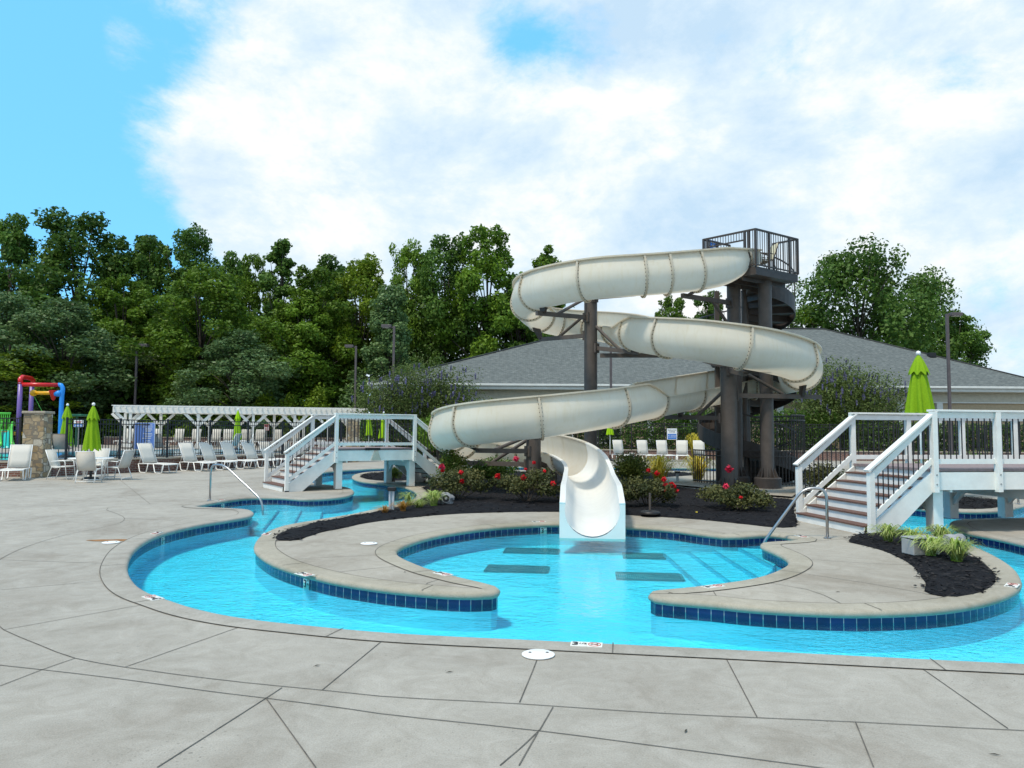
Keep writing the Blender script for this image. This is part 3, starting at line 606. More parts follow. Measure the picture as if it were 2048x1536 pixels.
wallmarker(316,1081,OUTL,False,'white waterline tile reading 3 on the left outer bend','FT\nIN')
wallmarker(440,1012,OUTL,False,'white waterline tile reading 3 behind the left handrail steps','FT\nIN')
wallmarker(1981,1078,OUTL,False,'white waterline tile reading 3 under the shaded bank by the right bridge','FT\nIN')
for q,(px,py,r) in enumerate(((1076.5,1311,0.125),(222,1086,0.125),(738,1088,0.125))):
    c=G(px,py); t=thing('skimmer_lid',['round white lid crossed by the nearest deck joint','round white lid beside the rust stain on the left deck','round white lid on the left island concrete'][q],'lid',(c.x,c.y,0.006),0,'white skimmer lids')
    mb=MB(); mb.lathe([(r,0),(r,0.006),(r-0.012,0.011),(0.0,0.012)],n=36); mb.build('lid',MAT['plate'],t,smooth='auto')
    for sx in (-0.5,0.55):
        mb=MB(); mb.lathe([(0.012,0.0115),(0.012,0.0135)],(sx*r,0.02,0),10); mb.build('finger_hole',MAT['black'],t)
# fallen leaves and debris on the concrete
for q,(px,py,rz) in enumerate(((634,1333,0.7),(810,1145,1.2),(1676,1185,0.1),(1990,1511,2.8),(899,1346,0.4),(1372,1464,1.1))):
    c=G(px,py); mb=MB(); l=0.032; mb.add([(-l,0,0.006),(0,0.006,0.012),(l,0.002,0.006),(0,-0.006,0.010)],[(0,1,2,3)])
    o=mb.build('fallen_leaf',mat('dry_leaf_%d'%q,(0.06,0.05,0.03)),None); o.location=(c.x,c.y,0); o.rotation_euler=(0,0,rz)
    tag(o,['dry leaf left of the second nearest deck joint','dark twig on the left island tip','tiny dry leaf on the right island concrete','dry leaf near the bottom right corner','speck of leaf near the middle of the front slab','tiny leaf on the bottom middle slab'][q],'leaf','leaves fallen on the concrete')
# ------------------------------------------------------------------ water slide
# control points: pixel of the section centre, depth, lip angle left, lip angle right, radius
CP=[(1504,516,22.4,30,30,.34),(1474,524,21.95,45,20,.44),(1440,535,21.6,62,10,.54),(1390,543,21.3,65,4,.56),(1300,551,21.1,65,4,.56),(1200,558,21.2,65,4,.56),(1110,573,22.0,65,4,.56),(1066,588,23.2,65,4,.56),(1058,606,24.5,65,4,.56),(1078,629,25.8,65,4,.56),(1120,641,26.4,65,4,.56),(1180,648,26.2,65,4,.56),
 (1225,655,25.2,65,4,.56),(1262,663,23.5,60,12,.56),(1290,669,22.2,4,65,.56),(1336,674,21.0,4,65,.56),(1400,681,20.1,4,65,.56),(1485,695,19.8,4,65,.56),(1560,711,20.5,4,65,.56),(1600,727,21.7,4,65,.56),(1603,742,22.9,4,65,.56),(1570,753,24.0,4,65,.56),(1530,759,24.5,4,65,.56),(1476,767,24.5,4,65,.56),(1420,777,23.9,4,65,.56),
 (1350,790,22.8,4,65,.56),(1302,799,21.9,6,64,.56),(1268,805,21.2,65,4,.56),(1205,816,20.2,65,4,.56),(1140,825,19.6,65,4,.56),(1079,833,19.4,65,4,.56),(1000,841,19.6,65,4,.56),(940,849,20.2,65,4,.56),(906,858,21.2,65,4,.56),(900,868,22.4,65,4,.56),(925,879,23.6,65,4,.56),(968,887,24.2,65,4,.56),(1030,893,24.2,66,4,.56),
 (1090,901,23.4,60,4,.56),(1135,912,22.2,50,6,.55),(1166,928,20.6,34,8,.54),(1176,943,19.2,22,10,.52),(1178.5,957.5,17.4,12,10,.51),(1181,970,15.7,10,10,.50),(1182.5,982,14.3,10,10,.49),(1183.5,998,13.6,11,11,.48),(1184.5,1020,12.95,13,13,.475)]
ctr=[P(a,b,c) for a,b,c,*_ in CP]
def multi_spline(rows,step):
    """catmull-rom on n-dim rows (first 3 = xyz), returns resampled rows"""
    A=np.array(rows,float); n=len(A); out=[]
    for i in range(n-1):
        p1,p2=A[i],A[i+1]; p0=A[i-1] if i else 2*p1-p2; p3=A[i+2] if i+2<n else 2*p2-p1
        d=lambda a,b: max(1e-3,np.linalg.norm(a[:3]-b[:3])**0.5)
        t0=0;t1=d(p0,p1);t2=t1+d(p1,p2);t3=t2+d(p2,p3); k=max(1,int(np.linalg.norm(p2[:3]-p1[:3])/step+.5))
        for j in range(k):
            t=t1+(t2-t1)*j/k
            A1=(t1-t)/(t1-t0)*p0+(t-t0)/(t1-t0)*p1;A2=(t2-t)/(t2-t1)*p1+(t-t1)/(t2-t1)*p2;A3=(t3-t)/(t3-t2)*p2+(t-t2)/(t3-t2)*p3
            B1=(t2-t)/(t2-t0)*A1+(t-t0)/(t2-t0)*A2;B2=(t3-t)/(t3-t1)*A2+(t-t1)/(t3-t1)*A3
            q=(t2-t)/(t2-t1)*B1+(t-t1)/(t2-t1)*B2
            lin=(t-t1)/(t2-t1); q[3:5]=p1[3:5]*(1-lin)+p2[3:5]*lin     # lips: linear, no overshoot
            out.append(q)
    out.append(A[-1]); return np.array(out)
rows=multi_spline([(*c,al,ar,r) for c,(_,_,_,al,ar,r) in zip(ctr,CP)],0.11)
# smooth the path a little
for _ in range(6):
    q=rows.copy(); q[1:-1,:3]=0.25*rows[:-2,:3]+0.5*rows[1:-1,:3]+0.25*rows[2:,:3]; rows=q
PTH=[Vector(r[:3]) for r in rows]; nP=len(PTH)
TAN=[(PTH[min(i+1,nP-1)]-PTH[max(i-1,0)]).normalized() for i in range(nP)]
FR=[]
for t in TAN:
    h=Vector((t.x,t.y,0)).normalized(); rg=Vector((h.y,-h.x,0)); up=rg.cross(t).normalized(); FR.append((rg,up))
slide=thing('water_slide','cream figure eight water slide winding down from the tower to the round pool','water slide',(PTH[-1].x,PTH[-1].y,0.0))
NE=4; NA=18; NS=NA+2*NE; TH=0.022; A0=14.0
def arcs(i):
    """lip angles of the round part and lengths of the straight upper walls (right, left)"""
    al,ar,r=rows[i][3],rows[i][4],rows[i][5]
    f=lambda a:(a,0.004) if a<=A0 else (A0,0.004+(math.sin(R(a))-math.sin(R(A0)))*r/math.cos(R(A0)))
    (a1,e1),(a2,e2)=f(ar),f(al); return a1,e1,a2,e2
def ring(i,rad,ex=0.0):
    a1,e1,a2,e2=arcs(i); rg,up=FR[i]; c=PTH[i]; t0=R(a1); t1=-math.pi-R(a2); out=[]
    tr=-rg*math.sin(t0)+up*math.cos(t0); tl=rg*math.sin(R(a2))+up*math.cos(R(a2))
    er=rg*math.cos(t0)+up*math.sin(t0); el=rg*math.cos(t1)+up*math.sin(t1)
    for k in range(NE): out.append(c+er*rad+tr*(e1*(1-k/NE)))
    for k in range(NA+1):
        a=t0+(t1-t0)*k/NA; out.append(c+rg*(rad*math.cos(a))+up*(rad*math.sin(a)))
    for k in range(1,NE+1): out.append(c+el*rad+tl*(e2*k/NE))
    return out
def lips(i,rad,wd):
    rg,up=FR[i]; q=ring(i,rad); return [(q[0],q[0]+(rg*0.95+up*0.06)*wd),(q[-1],q[-1]+(rg*-0.95+up*0.06)*wd)]
def section(i0,i1,material):
    idx=list(range(i0,i1+1)); mb=MB(); vs=[];fs=[]; w_=NS+1; browning=[]
    for i in idx:
        r=rows[i][5]
        for k,p in enumerate(ring(i,r)):
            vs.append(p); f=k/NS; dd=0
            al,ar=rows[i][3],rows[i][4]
            # browner along the keel and in a line under a high rim
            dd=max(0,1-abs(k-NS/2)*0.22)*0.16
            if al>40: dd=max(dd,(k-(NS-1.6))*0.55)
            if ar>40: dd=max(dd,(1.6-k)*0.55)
            browning.append(dd)
    n=len(idx)
    for a in range(n-1):
        for k in range(NS): fs.append((a*w_+k,a*w_+k+1,(a+1)*w_+k+1,(a+1)*w_+k))
    mb.add(vs,fs)
    # rolled lips
    for side in (0,1):
        base=len(mb.v); lv=[]
        for i in idx:
            r=rows[i][5]; a,b=lips(i,r-0.004,0.105)[side]; up=FR[i][1]
            lv+=[a+up*0.012,b+up*0.012,b-up*0.03,a-up*0.022]
        lf=[]
        for q in range(n-1):
            for k in range(4): lf.append((q*4+k,q*4+(k+1)%4,(q+1)*4+(k+1)%4,(q+1)*4+k))
        lf+=[(0,1,2,3),((n-1)*4+3,(n-1)*4+2,(n-1)*4+1,(n-1)*4)]
        mb.add(lv,lf); browning+=[0.05]*len(lv)
    o=mb.build('flume_section',material,slide,world=True,smooth='auto')
    at=o.data.attributes.new('browning','FLOAT','POINT'); at.data.foreach_set('value',browning)
    return o
arc=[0.0]
for i in range(1,nP): arc.append(arc[-1]+(PTH[i]-PTH[i-1]).length)
def near(px,py,Y):
    p=P(px,py,Y); return min(range(nP),key=lambda i:(PTH[i]-p).length)
# joints between sections, read off the photograph
JN=[(1480,525,22.0),(1390,543,21.3),(1330,548,21.1),(1284,552,21.1),(1172,562,21.4),(1076,585,22.9),(1058,606,24.5),(1085,632,25.9),(1118,641,26.4),(1180,648,26.2),(1238,657,24.8),(1276,668,22.8),(1334,674,21.0),(1485,695,19.8),(1592,722,21.3),(1603,742,22.9),(1555,755,24.2),(1505,763,24.6),(1441,773,24.2),(1378,785,23.3),(1304,799,21.9),(1222,813,20.5),(1079,833,19.4),(940,849,20.2),(901,862,21.8),(925,879,23.6),(998,890,24.3),(1050,896,24.0),(1100,905,23.2),(1140,917,22.0),(1176,948,19.0),(1180,980,16.0)]
JI=sorted(set([0]+[near(*a) for a in JN]+[nP-1]))
for a,b in zip(JI[:-1],JI[1:]):
    if b-a<2: continue
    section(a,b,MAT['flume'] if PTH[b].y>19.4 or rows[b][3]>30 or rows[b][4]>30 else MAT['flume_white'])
for i in JI[1:-1]:
    if PTH[i].y<19.3 and rows[i][3]<30 and rows[i][4]<30: continue
    mb=MB(); t=TAN[i]; r=rows[i][5]; vs=[]
    A=ring(i,r-0.004); B=ring(i,r+0.07)
    for s in (-0.028,0.028):
        vs+=[p+t*s for p in A]+[p+t*s for p in B]
    w_=NS+1; fs=[]
    for k in range(NS):
        fs+=[(w_+k,w_+k+1,3*w_+k+1,3*w_+k),(k,k+1,w_+k+1,w_+k),(2*w_+k,3*w_+k,3*w_+k+1,2*w_+k+1)]
    fs+=[(0,w_,3*w_,2*w_),(NS,2*w_+NS,3*w_+NS,w_+NS)]
    mb.add(vs,fs)
    fl_=mb.build('flange',MAT['flume'],slide,world=True)
    at=fl_.data.attributes.new('browning','FLOAT','POINT'); at.data.foreach_set('value',[0.3]*len(fl_.data.vertices))
    mb=MB(); q=ring(i,r+0.034); run=0.06
    for k in range(NS):
        a,b=q[k],q[k+1]; l=(b-a).length; 
        while run<l:
            p=a.lerp(b,run/l)
            for s_ in (-1,1): mb.cyl(p+t*(0.027*s_),p+t*(0.042*s_),0.014,n=6)
            run+=0.108
        run-=l
    mb.build('bolt_ring',MAT['bolt'],fl_,world=True)
# run-out mouth : skirts and end plate
def mouth():
    n0=near(1183,998,14.2); mb=MB(); e=PTH[-1]; rg,up=FR[-1]; r=rows[-1][5]
    rg=Vector((rg.x,rg.y,0)).normalized(); fw=Vector((TAN[-1].x,TAN[-1].y,0)).normalized()
    W=0.56; zt=e.z+r*math.sin(R(13)); zb=-0.165
    k=20; arcp=[]
    for j in range(k+1):
        a=R(10)+(math.pi-0+0)*0; 
        t0=R(13); t1=-math.pi-R(13); a=t0+(t1-t0)*j/k
        arcp.append(e+rg*((r-0.004)*math.cos(a))+Vector((0,0,(r-0.004)*math.sin(a))))
    vs=[];fs=[]
    outer=[]
    for j in range(k+1):
        f=j/k
        if f<0.3: q=e+rg*W; z=zt+(zb-zt)*(f/0.3)
        elif f>0.7: q=e-rg*W; z=zb+(zt-zb)*((f-0.7)/0.3)
        else: q=e+rg*(W-2*W*(f-0.3)/0.4); z=zb
        outer.append(Vector((q.x,q.y,z)))
    for j in range(k+1): vs+=[arcp[j]+fw*0.02,outer[j]+fw*0.02]
    fs=[(2*j,2*j+1,2*j+3,2*j+2) for j in range(k)]
    mb.add(vs,fs)
    # side skirts going back
    for s in (1,-1):
        vs=[]
        idx=list(range(n0,nP))
        for i in idx:
            f=(i-n0)/(nP-1-n0); f=f*f*(3-2*f); rgi=FR[i][0]; rgi=Vector((rgi.x,rgi.y,0)).normalized()
            wv=rows[i][5]+0.03+(W-rows[-1][5]-0.03)*f; c=PTH[i]+rgi*(s*wv); zt_=PTH[i].z+rows[i][5]*math.sin(R(rows[i][4]))+0.012
            lip=PTH[i]+rgi*(s*(rows[i][5]-0.01)); 
            fw_=fw*(0.02 if i==nP-1 else 0)
            vs+=[Vector((lip.x,lip.y,zt_+0.003))+fw_,Vector((c.x,c.y,zt_+0.003))+fw_,Vector((c.x,c.y,max(-0.165,PTH[i].z-rows[i][5]*(0.2+0.8*f)-0.12*f)))+fw_]
        fs=[]
        for q in range(len(idx)-1): fs+=[(3*q,3*q+1,3*q+4,3*q+3),(3*q+1,3*q+2,3*q+5,3*q+4)]
        mb.add(vs,fs)
    o=mb.build('runout_skirt',MAT['flume_white'],slide,world=True)
    s=o.modifiers.new('s','SOLIDIFY'); s.thickness=0.02; s.offset=-1
mouth()
# columns
def colXY(px,Y): return (X_at(px,Y),Y)
cA=colXY(1181.5,23.8); cB=colXY(1458.5,22.1); cC=colXY(1067,21.9)
def column(c,r,ztop,flare=True):
    mb=MB(); prof=[(r+0.02,ztop-0.02),(r+0.02,ztop)] 
    mb.lathe([(r,0.0),(r,ztop-0.03),(r+0.03,ztop-0.03),(r+0.03,ztop)],(c[0],c[1],0),28)
    o=mb.build('support_column',MAT['bronze'],slide,world=True,smooth='auto')
    mb=MB(); mb.lathe([(r+0.24,0.0),(r+0.24,0.03),(r+0.01,0.03)],(c[0],c[1],0),28)
    for k in range(10):
        a=2*math.pi*k/10; e=Vector((math.cos(a),math.sin(a),0)); s=Vector((-e.y,e.x,0))*0.01; b=Vector((c[0],c[1],0.03)); p=[b+e*r,b+e*(r+0.2),b+e*(r+0.02)+Vector((0,0,0.34)),b+e*r+Vector((0,0,0.34))]
        mb.add([q+s for q in p]+[q-s for q in p],[(0,1,2,3),(7,6,5,4),(0,4,5,1),(1,5,6,2),(2,6,7,3)])
    mb.build('base_plate',MAT['bronze2'],o,world=True); return o
zA=Z_at(592,23.8,1181); zB=Z_at(733,22.1,1458); zC=Z_at(872,21.9,1067)
column(cA,0.21,zA); column(cB,0.235,zB); column(cC,0.215,zC)
def arm(c,r,pa,Ya,pe,Ye,brace=None,wd=0.13,saddle=None):
    """pa: pixel where the arm meets the column, pe: its free end; brace: (pixel on arm, pixel on column)"""
    e=P(*pe,Ye); z0=P(*pa,c[1]).z; d=Vector((e.x-c[0],e.y-c[1],0)).normalized(); a=Vector((c[0],c[1],z0))+d*(r-0.02)
    mb=MB(); mb.beam(a,e,0.10,wd); mb.box(a+d*0.03,(0.06,0.24,0.3),math.atan2(d.y,d.x)); o=mb.build('support_arm',MAT['bronze'],slide,world=True)
    if brace:
        fa,pz=brace; q0=a.lerp(e,fa); q1=Vector((c[0],c[1],P(*pz,c[1]).z))+d*(r-0.02)
        mb=MB(); mb.cyl(q0,q1,0.05,n=10); mb.build('brace',MAT['bronze'],o,world=True)
    if saddle is not None:
        q=a.lerp(e,saddle); i=min(range(nP),key=lambda k:(Vector((PTH[k].x,PTH[k].y,PTH[k].z-rows[k][5]))-q).length); b=PTH[i]-FR[i][1]*(rows[i][5]-0.03)
        f=max(0.3,min(0.98,(Vector((b.x,b.y,0))-Vector((a.x,a.y,0))).dot(d)/max(0.1,(Vector((e.x,e.y,0))-Vector((a.x,a.y,0))).length))); q=a.lerp(e,f); sdv=Vector((-d.y,d.x,0))
        zt=min(b.z+0.05,q.z+0.45); mb=MB(); w0,w1=0.07,0.17
        mb.add([q+sdv*w0-d*0.05,q-sdv*w0-d*0.05,q-sdv*w0+d*0.05,q+sdv*w0+d*0.05]+[Vector((b.x,b.y,zt))+o_ for o_ in (sdv*w1-d*0.04,-sdv*w1-d*0.04,-sdv*w1+d*0.04,sdv*w1+d*0.04)],[(3,2,1,0),(4,5,6,7),(0,1,5,4),(1,2,6,5),(2,3,7,6),(3,0,4,7)]); mb.build('saddle',MAT['bronze2'],o,world=True)
arm(cA,0.21,(1168,636),0,(1073,626),22.3,(0.62,(1165,597)),saddle=0.82)
arm(cA,0.21,(1168,670),0,(1080,679),25.6,(0.6,(1168,626)),saddle=0.84)
arm(cA,0.21,(1194,697),0,(1276,705),22.8,(0.6,(1194,654)),saddle=0.85)
arm(cA,0.21,(1194,597),0,(1269,588),21.9,None,saddle=None)
arm(cB,0.235,(1476,791),0,(1642,794),22.4,(0.6,(1476,735)),saddle=0.74)
arm(cB,0.235,(1441,836),0,(1330,834),23.3,(0.45,(1441,785)),saddle=0.9)
arm(cB,0.235,(1458,742),0,(1490,748),20.2,None,saddle=0.6)
arm(cC,0.215,(1050,902),0,(953,901),20.6,(0.7,(1050,872)),saddle=0.8)
arm(cC,0.215,(1047,929),0,(910,925),22.9,(0.5,(1047,880)),saddle=0.85)
arm(cC,0.215,(1078,925),0,(1110,940),22.9,None,saddle=0.9)
tC=colXY(1471,23.1)
arm(tC,0.21,(1457,607),0,(1364,591),21.7,(0.4,(1457,655)),saddle=0.85)
arm(tC,0.21,(1457,711),0,(1200,711),23.6,None,saddle=None)
mb=MB(); q=P(1108,930,23.1); mb.cyl((q.x,q.y,0),(q.x,q.y,q.z+0.15),0.10,n=12); mb.cyl((q.x,q.y,0),(q.x,q.y,0.05),0.22,n=12); mb.build('support_stub',MAT['bronze'],slide,world=True)
# ------------------------------------------------------------------ tower
FC=P(1512,545,21.5); LC=P(1408,566,22.75); RC=P(1596,563,22.65); ztb=6.28; ztf=6.52
f2=Vector((FC.x,FC.y)); l2=Vector((LC.x,LC.y)); r2=Vector((RC.x,RC.y)); b2=l2+r2-f2
tower=thing('slide_tower','brown steel tower with railed platform and spiral stair at the slide start','tower',((f2.x+b2.x)/2,(f2.y+b2.y)/2,0))
mb=MB(); mb.prism([f2,r2,b2,l2],ztb,ztf); mb.build('platform',MAT['bronze2'],tower,world=True)
mb=MB()
for k in (0.25,0.5,0.75):
    a=f2.lerp(l2,k); b=r2.lerp(b2,k); mb.beam((a.x,a.y,ztb-0.06),(b.x,b.y,ztb-0.06),0.06,0.11)
mb.build('joist',MAT['bronze2'],tower,world=True)
ZR=ztf+1.09
def rail_panel(a,b,n,z0=ztf,z1=ZR,mid=None):
    mb=MB(); mb.beam((a.x,a.y,z1),(b.x,b.y,z1),0.05,0.05); mb.beam((a.x,a.y,z0+0.05),(b.x,b.y,z0+0.05),0.035,0.04)
    for k in range(1,n): q=a.lerp(b,k/n); mb.cyl((q.x,q.y,(mid or z0)+0.05),(q.x,q.y,z1),0.011,n=6)
    if mid: mb.beam((a.x,a.y,mid+0.05),(b.x,b.y,mid+0.05),0.04,0.04)
    mb.build('rail_panel',MAT['bronze2'],tower,world=True)
def post(p,z0=ztf,z1=ZR+0.02,w_=0.06,name='rail_post',m=None):
    mb=MB(); mb.box((p.x,p.y,(z0+z1)/2),(w_,w_,z1-z0),math.atan2((r2-f2).y,(r2-f2).x)); mb.build(name,m or MAT['bronze2'],tower,world=True)
s1=f2.lerp(l2,0.20); s2=f2.lerp(l2,0.92)
rail_panel(f2,s1,4); rail_panel(s2,l2,2)
mb=MB(); mb.beam((s1.x,s1.y,ZR),(s2.x,s2.y,ZR),0.05,0.05); mb.beam((s1.x,s1.y,ZR-0.26),(s2.x,s2.y,ZR-0.26),0.04,0.04)
for k in range(1,14): q=s1.lerp(s2,k/14); mb.cyl((q.x,q.y,ZR-0.26),(q.x,q.y,ZR),0.010,n=6)
mb.build('entry_header',MAT['bronze2'],tower,world=True)
rail_panel(f2,f2.lerp(r2,0.31),6); rail_panel(f2.lerp(r2,0.31),f2.lerp(r2,0.8),9); rail_panel(f2.lerp(r2,0.8),r2,4)
rail_panel(l2,l2.lerp(b2,0.6),9); rail_panel(r2,r2.lerp(b2,0.45),7)
for p in (f2,s1,s2,l2,r2,b2,f2.lerp(l2,0.12),f2.lerp(r2,0.31),f2.lerp(r2,0.8),l2.lerp(b2,0.6),l2.lerp(b2,0.3),r2.lerp(b2,0.45)): post(p)
# columns
def tcol(px,Y,r,base=True,z1=ztb,sq=False):
    x=X_at(px,Y); mb=MB()
    if sq: mb.box((x,Y,z1/2),(2*r,2*r,z1))
    else: mb.lathe([(r,0),(r,z1)],(x,Y,0),26)
    o=mb.build('tower_column',MAT['bronze'],tower,world=True,smooth='auto')
    if base:
        mb=MB(); mb.lathe([(r+0.2,0),(r+0.2,0.34),(r+0.17,0.37),(r,0.37)],(x,Y,0),26)
        for k in range(10):
            a=2*math.pi*k/10; e=Vector((math.cos(a),math.sin(a),0)); s=Vector((-e.y,e.x,0))*0.01; b=Vector((x,Y,0.37)); pp=[b+e*r,b+e*(r+0.13),b+e*(r+0.01)+Vector((0,0,0.28)),b+e*r+Vector((0,0,0.28))]
            mb.add([q+s for q in pp]+[q-s for q in pp],[(0,1,2,3),(7,6,5,4),(0,4,5,1),(1,5,6,2),(2,6,7,3)])
        mb.build('column_base',MAT['bronze2'],o,world=True,smooth='auto')
    return x
tcol(1471,23.1,0.21); tcol(1534,22.5,0.195); tcol(1491,24.0,0.085,False); tcol(1436,24.2,0.07,False,sq=True)
# spiral stair
SX,SY=X_at(1494,24.9),24.9; RR=1.55; PITCH_=2.62
def hel(z): # clockwise seen from above, west at z=1.8
    th=math.pi-2*math.pi*(z-1.8)/PITCH_; return Vector((math.cos(th),math.sin(th),0))
mb=MB(); mb.cyl((SX,SY,0),(SX,SY,ztf+1.0),0.11,n=14); stair_pole=mb.build('stair_pole',MAT['bronze'],tower,world=True,smooth='auto')
nst=32; dz=(ztf-0.05)/nst
for k in range(nst):
    z=dz*(k+1); a=hel(z); b=hel(z+dz*1.06); mb=MB()
    q=[Vector((SX,SY,z))+a*0.1,Vector((SX,SY,z))+a*RR,Vector((SX,SY,z))+b*RR,Vector((SX,SY,z))+b*0.1]
    mb.prism([(p.x,p.y) for p in q],z-0.04,z); mb.beam(q[0]-Vector((0,0,0.13)),q[1]-Vector((0,0,0.13)),0.02,0.18)
    mb.build('stair_tread',MAT['bronze2'],stair_pole,world=True)
def helix_band(rad,zo0,zo1,name,n=120):
    vs=[];fs=[]
    for k in range(n+1):
        z=(ztf-0.05)*k/n; e=hel(z+0.001); vs+=[(SX+e.x*rad,SY+e.y*rad,z+zo0),(SX+e.x*rad,SY+e.y*rad,z+zo1),(SX+e.x*(rad+0.02),SY+e.y*(rad+0.02),z+zo1),(SX+e.x*(rad+0.02),SY+e.y*(rad+0.02),z+zo0)]
    for k in range(n):
        for j in range(4): fs.append((4*k+j,4*k+(j+1)%4,4*k+4+(j+1)%4,4*k+4+j))
    mb=MB(); mb.add(vs,fs); return mb.build(name,MAT['bronze2'],tower,world=True)
helix_band(RR,-0.34,0.16,'stair_stringer'); helix_band(RR,0.95,1.0,'stair_handrail')
mb=MB()
for k in range(96):
    z=(ztf-0.1)*k/95; e=hel(z); mb.cyl((SX+e.x*(RR+0.01),SY+e.y*(RR+0.01),z+0.1),(SX+e.x*(RR+0.01),SY+e.y*(RR+0.01),z+0.97),0.010,n=5)
mb.build('stair_balusters',MAT['bronze2'],tower,world=True)
# cage fence at its foot
def cage(a0,a1,z0,z1,rad,nb):
    mb=MB(); pts=[]
    for k in range(nb+1):
        a=a0+(a1-a0)*k/nb; x,y=SX+rad*math.cos(a),SY+rad*math.sin(a); pts.append((x,y)); mb.box((x,y,(z0+z1)/2),(0.022,0.022,z1-z0),a)
    for z in (z0+0.06,z1,(z1-0.16)): mb.tube([(x,y,z) for x,y in pts],0.022,6)
    mb.build('cage_panel',MAT['bronze2'],tower,world=True)
cage(R(178),R(248),0.08,1.12,1.78,16); cage(R(248),R(300),0.08,1.12,1.78,13); cage(R(300),R(395),0.08,2.25,1.78,22); cage(R(35),R(100),0.08,2.25,1.78,14)
# things up there
def sling_chair(name_,label,cat,loc,rz,fm,sm,group=None,s=1.0):
    t=thing(name_,label,cat,loc,rz,group)
    for y in (-0.27,0.27):
        mb=MB(); mb.tube([(0.30,y,0),(0.22,y,0.60),(0.16,y,0.63),(-0.16,y,0.61),(-0.22,y,0.60)],0.015,6); mb.tube([(-0.36,y,0),(-0.20,y,0.42),(0.24,y,0.43)],0.015,6); mb.build('arm_frame',fm,t,smooth=True)
    mb=MB(); mb.tube([(-0.22,-0.27,0.42),(-0.42,-0.27,0.98),(-0.42,0.27,0.98),(-0.22,0.27,0.42)],0.015,6); mb.tube([(-0.345,-0.27,0.06),(-0.345,0.27,0.06)],0.012,6); mb.tube([(0.29,-0.27,0.07),(0.29,0.27,0.07)],0.012,6); mb.build('back_frame',fm,t,smooth=True)
    mb=MB(); pr=[(0.26,0.42),(0.1,0.40),(-0.1,0.375),(-0.2,0.40),(-0.26,0.52),(-0.415,0.97)]
    vs=[];fs=[]
    for x,z in pr: vs+=[(x,-0.26,z),(x,0.26,z)]
    fs=[(2*i,2*i+1,2*i+3,2*i+2) for i in range(len(pr)-1)]; mb.add(vs,fs); o=mb.build('sling',sm,t,smooth=True); m_=o.modifiers.new('s','SOLIDIFY'); m_.thickness=0.012
    return t
MAT['tansling']=mat('tan_sling',(0.52,0.48,0.34),0.8,0.2,nscale=120,namp=0.15)
cp=f2.lerp(r2,0.66).lerp(l2.lerp(b2,0.66),0.40)
sling_chair('patio_chair','tan sling chair standing on the slide tower platform','chair',(cp.x,cp.y,ztf),R(185),MAT['bronze2'],MAT['tansling'])
sp=l2.lerp(b2,0.33)
def signboard(name,label,p,rz,wd,ht,board,texts,tilt=0.0,thick=0.012,frame=None,group=None):
    t=thing(name,label,'sign',p,rz,group)
    mb=MB(); mb.box((0,0,0),(wd,thick,ht)); b=mb.build('board',board,t)
    for (body,size,x,z,m,al) in texts:
        tx=textmesh(body,size,'lettering',m,b,align=al); tx.rotation_euler=(math.pi/2,0,0); tx.location=(x,-thick/2-0.0018,z)
    return t,b
az=math.atan2((b2-l2).y,(b2-l2).x)
def bars(parent,rows_,y,m,h=0.022):
    """lines of print too small to read: (x0, x1, z)"""
    mb=MB()
    for x0,x1,z in rows_: mb.box(((x0+x1)/2,y,z),(x1-x0,0.003,h))
    return mb.build('lettering',m,parent)
t_,b_=signboard('ride_rules_sign','blue rules sign hanging on the tower platform rail',(*l2.lerp(b2,0.24),ZR-0.16),az,0.42,0.40,MAT['blue'],[])
bars(b_,[(-0.15,0.15,0.13),(-0.12,0.14,0.05),(-0.15,0.08,-0.01),(-0.14,0.15,-0.07),(-0.10,0.12,-0.13)],-0.0085,MAT['signwhite'])
t_,b_=signboard('ride_warning_sign','pale cream sign hanging on the tower platform rail beside the blue one',(*l2.lerp(b2,0.62),ZR-0.24),az,0.46,0.16,MAT['palebeige'],[])
bars(b_,[(-0.19,0.18,0.025),(-0.16,0.19,-0.025)],-0.0085,MAT['greybox'])
# concrete path through the tower
path=sheet('path',[tuple(G(a,b).xy) for a,b in ((1322,966),(1335,971),(1391,976.5),(1434,982),(1500,990),(1546,994),(1584,997),(1600,985),(1700,985),(1706,972),(1690,962),(1640,953),(1550,950),(1450,950),(1391,953),(1330,957))],[],0.05,MAT['island']); path['kind']='structure'
